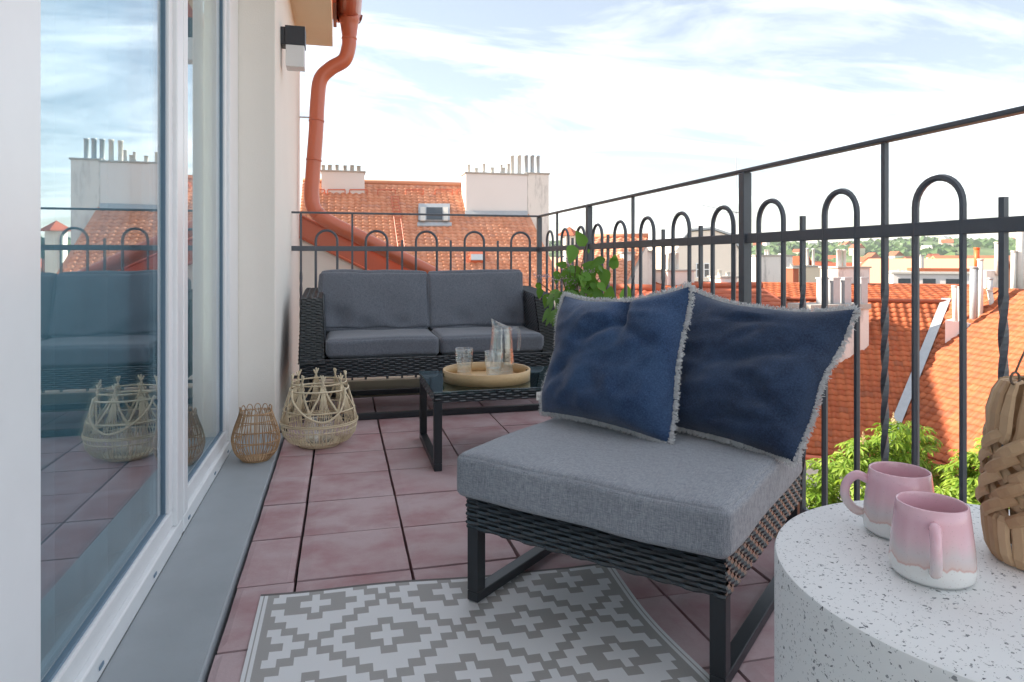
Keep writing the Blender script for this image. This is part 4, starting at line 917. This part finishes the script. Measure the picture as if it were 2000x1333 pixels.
pr = [(0.0, 0.0), (0.052, 0.0), (0.056, 0.006), (0.057, 0.05), (0.052, 0.12), (0.046, 0.18), (0.0445, 0.192), (0.047, 0.197), (0.0445, 0.203), (0.043, 0.21)]
ji = [(0.040, 0.21), (0.0415, 0.20), (0.0425, 0.18), (0.0485, 0.12), (0.0535, 0.05), (0.052, 0.014), (0.0, 0.012)]
j_ = MB(); nn = 48; vs = []; fs = []
full = pr + [(0.044, 0.262), (0.0415, 0.262)] + ji
for r_, z_ in full:
    for k in range(nn):
        an = 2*math.pi*k/nn; zz = z_; rr = r_
        if z_ > 0.25:      # slanted lip, high on the -X side
            zz = 0.213 + 0.038 * (0.5 - 0.5*math.cos(an)) ** 1.3; rr = r_ * (1 + 0.10 * (0.5 - 0.5*math.cos(an)))
        vs.append((rr*math.cos(an), rr*math.sin(an), zz))
for i in range(len(full) - 1):
    for k in range(nn): fs.append((i*nn+k, i*nn+(k+1) % nn, (i+1)*nn+(k+1) % nn, (i+1)*nn+k))
j_.add(vs, fs).build('body', M['glass'], jg, smooth=True)
MB().lathe([(0.0, 0.0123), (0.0518, 0.0143), (0.0533, 0.05), (0.0483, 0.12), (0.0, 0.12)], n=48).build('water', M['water'], jg)
MB().tube(bez([V(0.042, 0, 0.198), V(0.062, 0, 0.206), V(0.078, 0, 0.196), V(0.082, 0, 0.165), V(0.080, 0, 0.125), V(0.076, 0, 0.105)], 8), [0.007]*40 + [0.006], 12).build('handle', M['glass'], jg, smooth=True)

# ------------------------------------------------------------------ vase with branches
vz = thing('glass_vase', 'tall clear glass vase of leafy branches on the coffee table end', 'vase', (1.045, 3.03, TZ))
MB().lathe([(0.0, 0.0), (0.046, 0.0), (0.048, 0.004), (0.042, 0.11), (0.045, 0.235), (0.0435, 0.236), (0.0402, 0.11), (0.045, 0.012), (0.0, 0.010)], n=36).build('body', M['glass'], vz, smooth=True)
MB().lathe([(0.0, 0.0105), (0.0448, 0.0125), (0.0400, 0.11), (0.041, 0.15), (0.0, 0.15)], n=36).build('water', M['water'], vz)
bq = thing('leafy_bouquet', 'spray of heart shaped green leaves and faded lilac blossom in the vase', 'bouquet', (1.045, 3.03, TZ))
B0_ = Vector(bq.location)
def leaf_mesh(name, mat, ratio, tip=1.0, nlen=6, curl=0.12):
    m = MB(); vs = []; fs = []
    for i in range(nlen + 1):
        t = i / nlen
        wdt = ratio * (math.sin(math.pi * min(1, t ** 0.62)) ** 0.8 if 0 < t < 1 else 0.0) * 0.5
        zc = -curl * t * t
        vs += [(-wdt, t, zc + wdt * 0.25), (0, t, zc), (wdt, t, zc + wdt * 0.25)]
    for i in range(nlen):
        a = 3*i; fs += [(a, a+1, a+4, a+3), (a+1, a+2, a+5, a+4)]
    m.add(vs, fs); me = bpy.data.meshes.new(name); me.from_pydata(m.v, [], m.f); me.materials.append(mat)
    me.polygons.foreach_set('use_smooth', [True]*len(me.polygons)); return me
LH = leaf_mesh('leaf', M['leaf'], 0.66); LP = leaf_mesh('leaf', M['leaf_pale'], 0.36, curl=0.25)
def put_leaf(me, pos, direction, face, ln, parent):
    o = bpy.data.objects.new('leaf', me); sc.collection.objects.link(o); o.parent = parent
    y = Vector(direction).normalized(); z = Vector(face); z = (z - y * z.dot(y)).normalized(); x = y.cross(z)
    Mx = Matrix((x, y, z)).transposed().to_4x4(); o.matrix_local = Matrix.Translation(Vector(pos) - B0_) @ Mx @ Matrix.Diagonal((ln, ln, ln, 1)); return o
def cp(x, y, Y): return at(1030 + x / 4.443, 430 + y / 4.443, Y=Y)
toCam = (ORG - B0_).normalized()
rnd = random.Random(3)
big = [(500,230,95,120),(395,215,110,-105),(430,390,120,-100),(530,250,-10,-85),(540,400,110,-95),(680,340,90,-160),(620,410,95,170),(720,330,75,-40),(740,430,85,80),(655,420,105,-80),(380,430,80,-140),(420,470,80,-60),(350,470,90,-95),(465,480,70,-70),(550,500,90,-80),(560,620,75,-20),(590,640,70,-120),(700,735,105,80),(760,740,85,120),(850,720,115,75),(190,640,75,-110),(110,590,50,-95),(80,545,40,-60),(250,440,50,-90),(260,470,45,-100),(300,640,80,170),(400,690,70,10),(470,700,90,-60),(520,620,85,-75)]
stems = []
for (x, y, ln, an) in big:
    Y = 3.03 + rnd.uniform(-0.10, 0.10); p = cp(x, y, Y); L_ = abs(ln) * 0.00072 + 0.016
    a_ = R(an) ; d_ = V(math.cos(a_), rnd.uniform(-0.4, 0.4), math.sin(a_))
    fc_ = toCam + V(rnd.uniform(-.6, .6), rnd.uniform(-.3, .3), rnd.uniform(-.1, .8)); put_leaf(LH, p, d_, fc_, L_, bq); stems.append(p)
for k in range(26):
    x, y = rnd.uniform(330, 640), rnd.uniform(360, 680); p = cp(x, y, 3.05 + rnd.uniform(-0.1, 0.1)); put_leaf(LH, p, V(rnd.uniform(-1, 1), rnd.uniform(-.5, .3), rnd.uniform(-1, .4)), toCam + V(rnd.uniform(-.6, .6), 0, rnd.uniform(0, .9)), rnd.uniform(0.045, 0.08), bq)
for k in range(60):
    x, y = rnd.uniform(190, 480), rnd.uniform(600, 820); p = cp(x, y, 3.0 + rnd.uniform(-0.10, 0.06))
    d_ = V((x - 350) / 260 + rnd.uniform(-.3, .3), rnd.uniform(-.6, .2), -0.9 + rnd.uniform(-.3, .4)); put_leaf(LP, p, d_, toCam + V(0, 0, 0.6), rnd.uniform(0.05, 0.085), bq)
def stem(pts, r): MB().tube(bez(pts, 5), r, 6).build('stem', M['twig'], bq, smooth=True)
mouth = V(0, 0, 0.22)
for (x, y) in ((520,180),(430,330),(720,400),(370,440),(180,640),(850,690),(560,560),(100,540),(640,640),(300,500),(480,640),(270,760),(400,800)):
    tip = cp(x, y, 3.03 + rnd.uniform(-.07, .07)) - B0_
    stem([V(rnd.uniform(-.03,.03), rnd.uniform(-.02,.02), 0.012), mouth + V(rnd.uniform(-.03,.03), rnd.uniform(-.02,.02), 0), mouth.lerp(tip, 0.5) + V(0, 0, 0.03), tip], 0.0022)
bl = MB()
for (x, y, sx_, sy_, n_) in ((420,560,120,45,150),(300,520,110,35,70),(130,490,90,25,45),(560,440,80,20,50),(440,640,90,60,110),(330,380,60,50,50),(200,680,80,20,30)):
    for k in range(n_):
        p = cp(rnd.gauss(x, sx_*0.55), rnd.gauss(y, sy_*0.6), 3.03 + rnd.uniform(-.06, .06)) - B0_; s_ = rnd.uniform(0.003, 0.006)
        r1 = V(rnd.uniform(-1,1), rnd.uniform(-1,1), rnd.uniform(-1,1)).normalized() * s_; r2 = r1.orthogonal().normalized() * s_
        bl.add([p - r1, p - r2, p + r1, p + r2], [(0,1,2,3)])
bl.build('blossom_spray', M['blossom'], bq, kind='stuff')

# ------------------------------------------------------------------ rattan lanterns
ll = thing('rattan_lantern', 'large pale open weave rattan lantern with crossed tips on the tiles', 'lantern', (-0.097, 3.21, 0.001))
def ring(m, r, z, th, n=48, wob=0.0): m.tube([((r + wob*math.sin(7*a))*math.cos(a), (r + wob*math.sin(7*a))*math.sin(a), z + wob*math.sin(3*a)) for a in [2*math.pi*k/n for k in range(n)]], th, 6, closed=True)
def pol(r, a, z): return V(r*math.cos(a), r*math.sin(a), z)
m = MB(); m.lathe([(0.0, 0), (0.092, 0), (0.096, 0.008), (0.092, 0.016), (0.0, 0.016)], n=40).build('base', M['rattan_pale'], ll, smooth=False)
m = MB(); ring(m, 0.168, 0.105, 0.004, wob=0.001); ring(m, 0.169, 0.112, 0.003); ring(m, 0.164, 0.082, 0.0025); ring(m, 0.128, 0.252, 0.0042, wob=0.0015); ring(m, 0.118, 0.280, 0.0035); ring(m, 0.155, 0.165, 0.0035)
m.build('hoop', M['rattan_pale'], ll, smooth=True)
m = MB()
for k in range(56):
    a_ = 2*math.pi*k/56; a2 = a_ + rnd.uniform(-.03, .03)
    m.tube([pol(0.094, a_, 0.010), pol(0.135, a_ + 0.02, 0.025), pol(0.158, a2, 0.055), pol(0.167, a2, 0.106)], 0.0021, 5)
m.build('base_cane', M['rattan_pale'], ll, smooth=True, kind='stuff')
m = MB(); NK = 8
for k in range(NK):
    a_ = 2*math.pi*(k + 0.2)/NK; step = 2*math.pi/NK
    for s_ in (-1, 1):
        am = a_ + s_*step/2
        for q_ in (-1, 0, 1):
            off = q_*0.018
            m.tube([pol(0.117, a_ + off*0.4, 0.285), pol(0.136, a_*0.55 + am*0.45 + off, 0.225), pol(0.156, am + off, 0.165), pol(0.168, am + s_*0.10 + off*3, 0.108)], 0.0024, 5)
    for q_ in range(-3, 4):
        m.tube([pol(0.122, a_ + q_*0.010, 0.268), pol(0.148, a_ + q_*0.035, 0.19), pol(0.168, a_ + q_*0.075, 0.108)], 0.0019, 5)
    for q_ in (-1, 0, 1):     # splayed crossed tips
        m.tube([pol(0.122, a_ - q_*0.10, 0.262), pol(0.117, a_, 0.296), pol(0.115 + 0.006*q_, a_ + q_*0.085, 0.322 + rnd.uniform(-.006, .006))], 0.0036, 5)
m.build('cane_lattice', M['rattan_pale'], ll, smooth=True, kind='stuff')
MB().tube(bez([pol(0.132, R(-150), 0.262), pol(0.168, R(-128), 0.215), pol(0.182, R(-105), 0.16), pol(0.183, R(-82), 0.135), pol(0.180, R(-62), 0.165), pol(0.162, R(-48), 0.215), pol(0.134, R(-34), 0.262)], 6), 0.0048, 8).build('handle', M['rattan_pale'], ll, smooth=True)
MB().lathe([(0.0, 0.0165), (0.066, 0.0165), (0.068, 0.02), (0.068, 0.11), (0.066, 0.11), (0.0655, 0.022), (0.0, 0.020)], n=32).build('candle_glass', M['glass'], ll, smooth=True)
sl_ = thing('small_rattan_lantern', 'small brown rattan cage lantern on the grey ledge', 'lantern', (-0.342, 2.985, 0.011))
MB().lathe([(0.0, 0), (0.055, 0), (0.058, 0.006), (0.0, 0.006)], n=32).build('base', M['rattan_brown'], sl_)
m = MB()
for r_, z_ in ((0.0565, 0.006), (0.083, 0.038), (0.0935, 0.085), (0.087, 0.125), (0.073, 0.165), (0.063, 0.195)): ring(m, r_, z_, 0.0022, 40, 0.0006)
m.build('hoop', M['rattan_brown'], sl_, smooth=True)
m = MB()
for k in range(44):
    a_ = 2*math.pi*k/44 + rnd.uniform(-.03, .03); j_a = rnd.uniform(-.05, .05)
    m.tube(bez([pol(0.056, a_, 0.004), pol(0.082, a_, 0.036), pol(0.0945, a_ + j_a*.5, 0.085), pol(0.087, a_ + j_a, 0.127), pol(0.073, a_ + j_a, 0.167), pol(0.062, a_ + j_a, 0.200)], 3), 0.0018, 5)
m.build('cane_bars', M['rattan_brown'], sl_, smooth=True, kind='stuff')
for k in range(12):
    a_ = 2*math.pi*k/12; w_ = 0.2
    MB().tube([pol(0.062, a_ - w_*math.cos(math.pi*i/8), 0.198 + 0.020*math.sin(math.pi*i/8)) for i in range(9)], 0.002, 5).build('loop', M['rattan_brown'], sl_, smooth=True)

# ------------------------------------------------------------------ rug
rug = thing('patterned_rug', 'grey and white outdoor rug with stepped diamond pattern', 'rug', (0.257, 1.0, 0))
X0, X1, Y1_, Y0_ = -0.194, 0.708, 1.795, 0.15
CXs, CYs, cw, ch = 0.098, 1.546, 0.0264, 0.0298
Wt = [5, 4, 3, 2, 1, 0]; Gr = [3, 2, 0]; Pl = [1, 0]
def rugcell(i, j):
    best = None
    for (ci, cj) in ((0,0),(6,6),(6,-6),(-6,6),(-6,-6),(12,0),(-12,0),(0,12),(0,-12)):
        ii, jj = abs(i - ci), abs(j - cj)
        if jj < 6 and ii <= Wt[jj]:
            if jj < 2 and ii <= Pl[jj]: return 0
            if jj < 3 and ii <= Gr[jj]: return 1
            return 0
    return 1
m = MB(); sub = 2
bx = [X0, X0+0.008, X0+0.011, X0+0.019, X0 + 0.034]
i0 = math.ceil((X0 + 0.034 - CXs)/cw + 0.5); i1 = math.floor((X1 - 0.034 - CXs)/cw - 0.5)
xsr = bx + [CXs + (i - 0.5 + e)*cw for i in range(i0, i1 + 1) for e in (0.0, 0.16, 0.84)] + [CXs + (i1 + 0.5)*cw] + [X1-0.034, X1-0.019, X1-0.011, X1-0.008, X1]
j1 = math.floor((Y1_ - 0.012 - CYs)/ch - 0.5) + 1; j0 = math.ceil((Y0_ + 0.02 - CYs)/ch + 0.5)
ysr = [Y0_] + [CYs + (j - 0.5)*ch for j in range(j0, j1 + 1)] + [Y1_ - 0.010, Y1_]
def rz_(x, y):
    e = max(0, (x - (X1 - 0.12)) / 0.12); f_ = max(0, (y - (Y1_ - 0.06)) / 0.06)
    return 0.0035 + 0.006 * e * (0.5 + 0.5*math.sin(y*11 + 0.6)) + 0.002*f_*(0.5+0.5*math.sin(x*9))
def rx_(x, y): return x + 0.010*max(0, (x - 0.4)/0.3)*math.sin(y*6.5 + 1.2)
def ry_(x, y): return y - 0.055 * max(0, (x - X0)/(X1-X0)) * max(0, (y - Y0_)/(Y1_-Y0_)) + 0.004*math.sin(x*14)
vs = []; fs = []; nx = len(xsr)
for y in ysr:
    for x in xsr: vs.append((rx_(x, y) - 0.257, ry_(x, y) - 1.0, rz_(x, y)))
o_ = len(m.v); m.v += vs
for q in range(len(ysr) - 1):
    for p in range(nx - 1):
        xm, ym = (xsr[p]+xsr[p+1])/2, (ysr[q]+ysr[q+1])/2
        if q == len(ysr) - 2: mi = 2
        elif p in (0, 2, nx-2, nx-4): mi = 0
        elif p in (1, 3, nx-3, nx-5): mi = 1
        else:
            i, j = round((xm - CXs)/cw), round((ym - CYs)/ch); fx = (xm - CXs)/cw - i; wr_ = lambda q_: (q_ + 6) % 12 - 6; mi = rugcell(wr_(i), wr_(j))
            if mi == 0 and abs(fx) > 0.34: mi = rugcell(wr_(i + (1 if fx > 0 else -1)), wr_(j))
        m.f.append((q*nx+p, q*nx+p+1, (q+1)*nx+p+1, (q+1)*nx+p)); m.m.append(mi)
ro = m.build('woven_mat', [M['rug_white'], M['rug_grey'], M['rug_bind']], rug)
s_ = ro.modifiers.new('s', 'SOLIDIFY'); s_.thickness = 0.003; s_.offset = -1

# ------------------------------------------------------------------ armless chair
ch_ = thing('armless_wicker_chair', 'black wicker lounge chair with thick grey seat cushion on the rug edge', 'chair', (0.504, 1.402, 0), R(-48.5))
W2 = 0.315
MB().box((-W2+0.006, 0.006, 0.185), (W2-0.006, 0.655, 0.266)).build('seat_frame', M['core'], ch_)
q = MB(); weave(q, (-W2, 0.0, 0.181), (1,0,0), (0,0,1), 2*W2, 0.090, nrm=(0,-1,0)); q.build('front_weave', M['wicker'], ch_, kind='stuff')
q = MB(); weave(q, (W2, 0.0, 0.181), (0,1,0), (0,0,1), 0.66, 0.11, nrm=(1,0,0), row=0.0145, col=0.022)
weave(q, (W2-0.02, 0.0, 0.268), (1,0,0), (0,1,0), 0.02, 0.6, nrm=(0,0,1), col=0.02)
q.build('side_weave', M['wicker'], ch_, kind='stuff')
q = MB(); weave(q, (-W2, 0.66, 0.181), (0,-1,0), (0,0,1), 0.66, 0.09, nrm=(-1,0,0)); q.build('side_weave', M['wicker'], ch_, kind='stuff')
MB().hexa([V(-W2+.006, .60, .267), V(W2-.006, .60, .267), V(W2-.006, .655, .267), V(-W2+.006, .655, .267)], [V(-W2+.006, .70, .60), V(W2-.006, .70, .60), V(W2-.006, .755, .60), V(-W2+.006, .755, .60)]).build('backrest', M['core'], ch_)
q = MB(); tl = V(0, 0.10, 0.335).normalized()
weave(q, (W2, 0.595, 0.262), (0, 1, 0), tl, 0.065, 0.355, nrm=(1,0,0), row=0.0145, col=0.022)
weave(q, (-W2, 0.595, 0.262), (1, 0, 0), tl, 2*W2, 0.355, nrm=(0,-1,0.3)); weave(q, (W2, 0.662, 0.18), (-1, 0, 0), V(0, 0.1, 0.41).normalized(), 2*W2, 0.44, nrm=(0,1,0))
weave(q, (-W2, 0.697, 0.603), (1,0,0), (0,1,0), 2*W2, 0.065, nrm=(0,0,1)); q.build('back_weave', M['wicker'], ch_, kind='stuff')
for sx in (-1, 1):
    for y in (0.017, 0.635): MB().box((sx*(W2-0.017)-0.016, y-0.016, 0.0305), (sx*(W2-0.017)+0.016, y+0.016, 0.1845)).build('leg', M['black_metal'], ch_, bevel=0.002)
    MB().box((sx*(W2-0.017)-0.016, 0.001, 0.0065), (sx*(W2-0.017)+0.016, 0.651, 0.030)).build('runner', M['black_metal'], ch_, bevel=0.002)
c = cushion(0.655, 0.645, 0.098, 0.016, 0.008, n=26, wr=0.004, seed=11).build('seat_cushion', M['grey_fabric'], ch_, smooth=True); c.location = (0, 0.29, 0.268)
sm_ = MB(); h1, h2 = 0.327, 0.32
def rr_path(z, hx, hy, r=0.03):
    pts = []
    for (sx, sy, a0) in ((1,-1,-90),(1,1,0),(-1,1,90),(-1,-1,180)):
        for k in range(6): an = R(a0 + 90*k/5); pts.append(V(sx*(hx-r) + r*math.cos(an), sy*(hy-r) + r*math.sin(an), z))
    return pts
sm_.tube(rr_path(0.078, 0.3285, 0.3235), 0.0016, 5, closed=True); se = sm_.build('seam', M['grey_fabric'], c, smooth=True)

# denim cushions with frayed edges
def pillow(name, label, BL, BR, TR, TL, thick, dents, seed, mat):
    BL, BR, TR, TL = map(Vector, (BL, BR, TR, TL)); ctr = (BL+BR+TR+TL)/4
    t = thing(name, label, 'cushion', (ctr.x, ctr.y, min(BL.z, BR.z)), group='denim cushions on the chair')
    base = Vector(t.location); nrm = (BR - BL).cross(TL - BL).normalized()
    if nrm.dot(ORG - ctr) < 0: nrm = -nrm
    n = 44
    def edge(u, v):
        p = BL*(1-u)*(1-v) + BR*u*(1-v) + TR*u*v + TL*(1-u)*v
        a, b = 2*u-1, 2*v-1
        pull = (0.042 if b > 0 else 0.016) * ((1-a*a)*abs(b)**3*(-math.copysign(1, b)))      # sides pull in between the corners
        pull2 = 0.006 * ((1-b*b)*abs(a)**3*(-math.copysign(1, a)))
        p = p + (TL-BL).normalized()*pull*0.8 + (BR-BL).normalized()*pull2*0.8
        nv = noise.noise(V(u*3 + seed, v*3, 0)) * 0.02 * max(abs(a), abs(b))**2
        return p + nrm*nv
    def surf(u, v, s):
        a, b = 2*u-1, 2*v-1
        h = thick * ((1-a**4)*(1-b**4))**0.62 * (1 + 0.25*(-b) * 0.6)
        h += 0.014*noise.noise(V(u*3.5+seed, v*3.5+1, s))*(1-a**4)*(1-b**4) + 0.010*(1-abs(noise.noise(V(u*4+seed+v*2, v*6-u*2, s*2)))*3)*0.5*(1-a**6)*(1-b**6) + 0.0025*noise.noise(V(u*18+seed, v*18, s*2))*(1-a**6)*(1-b**6)
        if s > 0:
            for (du, dv, ang, ln, wd, dep) in dents:
                x, y = (u-du)*math.cos(ang)+(v-dv)*math.sin(ang), -(u-du)*math.sin(ang)+(v-dv)*math.cos(ang)
                h -= dep*math.exp(-(x/ln)**2-(y/wd)**2)
        return edge(u, v) + nrm*s*max(h, 0.001)
    vs = []; fs = []
    for s in (1, -1):
        o = len(vs)
        for j in range(n+1):
            for i in range(n+1): vs.append(surf(i/n, j/n, s) - base)
        for j in range(n):
            for i in range(n):
                f = (o+j*(n+1)+i, o+j*(n+1)+i+1, o+(j+1)*(n+1)+i+1, o+(j+1)*(n+1)+i); fs.append(f if s > 0 else f[::-1])
    MB().add(vs, fs).build('cover', mat, t, smooth=True)
    fr = MB(); rn = random.Random(seed)
    for side in range(4):
        for k in range(800):
            q = rn.random(); u, v, out = ((q,0,-1),(1,q,1),(q,1,1),(0,q,-1))[side]
            p = edge(u, v); od = ((TL-BL) if side in (0,2) else (BR-BL)).normalized()*out
            al = ((BR-BL) if side in (0,2) else (TL-BL)).normalized()
            ln = rn.uniform(0.006, 0.014); p = p + al*rn.uniform(-.004,.004) + nrm*rn.uniform(-.004,.004)
            d1 = od + al*rn.uniform(-.7,.7) + nrm*rn.uniform(-.7,.7); d2 = od + al*rn.uniform(-1.2,1.2) + nrm*rn.uniform(-1,1)
            fr.tube([p - od*0.003 - base, p + d1*ln*0.5 - base, p + (d1*0.5 + d2*0.5)*ln - base], [0.0009, 0.0009, 0.0007], 3, caps=False)
    fr.build('fringe', M['fringe'], t, kind='stuff')
pillow('denim_cushion', 'dark blue denim cushion with frayed white edge at the railing side of the chair', (0.82, 1.745, 0.382), (1.0, 1.352, 0.372), (1.235, 1.43, 0.712), (0.985, 1.79, 0.745), 0.070, [(0.62, 0.55, 0.35, 0.3, 0.05, 0.014), (0.78, 0.3, -0.5, 0.2, 0.05, 0.018), (0.7, 0.14, 0.15, 0.18, 0.03, 0.014), (0.45, 0.8, 0.1, 0.25, 0.04, 0.010)], 21, M['denim_dark'])
pillow('denim_cushion', 'mid blue denim cushion with creased top leaning in front on the chair', (0.572, 1.925, 0.386), (0.792, 1.555, 0.374), (0.903, 1.652, 0.764), (0.665, 2.0, 0.725), 0.072, [(0.58, 0.84, 1.75, 0.17, 0.05, 0.055), (0.48, 0.68, 0.5, 0.16, 0.04, 0.022), (0.72, 0.66, -0.5, 0.16, 0.04, 0.018), (0.2, 0.35, 0.9, 0.2, 0.05, 0.012)], 5, M['denim'])

# ------------------------------------------------------------------ terrazzo table, mugs, woven lantern
TT = 0.473
st_ = tag(MB().lathe([(0.0, 0.001), (0.256, 0.001), (0.259, 0.004), (0.260, 0.02), (0.260, TT-0.006), (0.2585, TT-0.0018), (0.254, TT), (0.0, TT)], n=128).build('terrazzo_drum_table', M['terrazzo'], smooth=True, loc=(0.746, 0.611, 0)), 'round white terrazzo drum side table with dark speckles', 'side table')
bv = st_.modifiers.new('es', 'EDGE_SPLIT'); bv.split_angle = R(35)
def mug(px, py, hang, label):
    p = at(px, py, Z=TT + 0.0006); t = thing('pink_mug', label, 'mug', p, group='mugs on the terrazzo table')
    MB().lathe([(0.0, 0.0), (0.041, 0.0), (0.0465, 0.006), (0.0475, 0.016), (0.0455, 0.04), (0.0415, 0.075), (0.0395, 0.0895), (0.0382, 0.0905), (0.0370, 0.0885), (0.0385, 0.07), (0.043, 0.02), (0.040, 0.008), (0.0, 0.007)], n=56).build('cup', M['mug'], t, smooth=True)
    d_ = V(math.cos(hang), math.sin(hang), 0)
    pts = bez([d_*0.0395 + V(0,0,0.070), d_*0.055 + V(0,0,0.075), d_*0.068 + V(0,0,0.062), d_*0.070 + V(0,0,0.042), d_*0.060 + V(0,0,0.026), d_*0.045 + V(0,0,0.020)], 7)
    MB().tube(pts, 0.0065, 12).build('handle', M['mug'], t, smooth=True); t.scale = (0.92, 0.92, 0.92)
mug(1757, 1040, R(140), 'pink glazed mug standing behind with its handle to the left')
mug(1820, 1122, R(228), 'pink glazed mug in front with its handle towards the viewer')
hp = at(2034, 1096, Z=TT + 0.0006)
hl = thing('woven_lantern', 'bottle shaped woven water hyacinth lantern at the table edge', 'lantern', hp)
def strip(m, pts, nrms, wd, th=0.0014):
    P = [Vector(p) for p in pts]; vs = []; fs = []
    for i, p in enumerate(P):
        t = (P[min(i+1, len(P)-1)] - P[max(i-1, 0)]).normalized(); n_ = Vector(nrms[i]).normalized(); s_ = t.cross(n_).normalized() * (wd[i] if isinstance(wd, list) else wd) / 2
        vs += [p - s_ - n_*th, p - s_*0.6 + n_*th, p + s_*0.6 + n_*th*1.1, p + s_ - n_*th]
    for i in range(len(P) - 1):
        for k in range(4): fs.append((4*i+k, 4*i+(k+1) % 4, 4*i+4+(k+1) % 4, 4*i+4+k))
    fs += [(0,1,2,3), tuple(4*(len(P)-1)+k for k in (3,2,1,0))]
    m.add(vs, fs)
def rad(a): return V(math.cos(a), math.sin(a), 0)
for k in range(22):    # base wraps
    a_ = 2*math.pi*k/22; m = MB(); jw = rnd.uniform(0.9, 1.15)
    strip(m, [pol(0.044, a_, 0.001), pol(0.0495, a_, 0.012), pol(0.0525, a_ + rnd.uniform(-.02,.02), 0.032), pol(0.0535, a_, 0.050), pol(0.0505, a_, 0.056)], [rad(a_)]*5, 0.0148*jw); m.build('wrap', M['hyacinth'], hl, smooth=False)
prof_r = lambda z: 0.0525 - 0.006*((z-0.05)/0.09) if z < 0.14 else 0.0465
for lay in range(4):   # herringbone band
    z0 = 0.050 + lay*0.0225
    for k in range(9):
        for dr in (1, -1):
            a_ = 2*math.pi*(k + (0.5 if lay % 2 else 0) + (0.25 if dr > 0 else 0))/9; m = MB(); pts = []; nr = []
            for i in range(5):
                q_ = i/4; aa = a_ + dr*(q_-0.5)*0.80; z_ = z0 + q_*0.030; r_ = prof_r(z_) + 0.0045*math.sin(math.pi*q_)*(1 if dr > 0 else -0.5) + (0.002 if dr > 0 else -0.0015)
                pts.append(pol(r_, aa, z_)); nr.append(rad(aa))
            strip(m, pts, nr, 0.0140, 0.0015); m.build('strip', M['hyacinth'], hl)
for k in range(18):    # gathered neck
    a_ = 2*math.pi*k/18 + rnd.uniform(-.05,.05); m = MB()
    strip(m, [pol(0.0475, a_ - 0.1, 0.136), pol(0.0485, a_, 0.150), pol(0.0485, a_ + 0.04, 0.168), pol(0.043, a_ + 0.05, 0.190), pol(0.036, a_ + 0.03, 0.203), pol(0.026, a_, 0.205)], [rad(a_), rad(a_), rad(a_), rad(a_)+V(0,0,.6), rad(a_)+V(0,0,1), V(0,0,1)], [0.014, 0.0155, 0.0155, 0.0115, 0.009, 0.007]); m.build('strip', M['hyacinth'], hl)
hl.scale = (1.1, 1.1, 1.05)
for s_ in (-1, 1):
    MB().tube([V(s_*0.036 + 0.006*math.cos(a), 0, 0.209 + 0.007*math.sin(a)) for a in [2*math.pi*k/14 for k in range(14)]], 0.0013, 6, closed=True).build('ring', M['string'], hl, smooth=True)
MB().tube([V(-0.036 + 0.072*k/12, 0, 0.215 + 0.045*math.sin(math.pi*k/12)) for k in range(13)], 0.0012, 6).build('wire_handle', M['string'], hl, smooth=True)
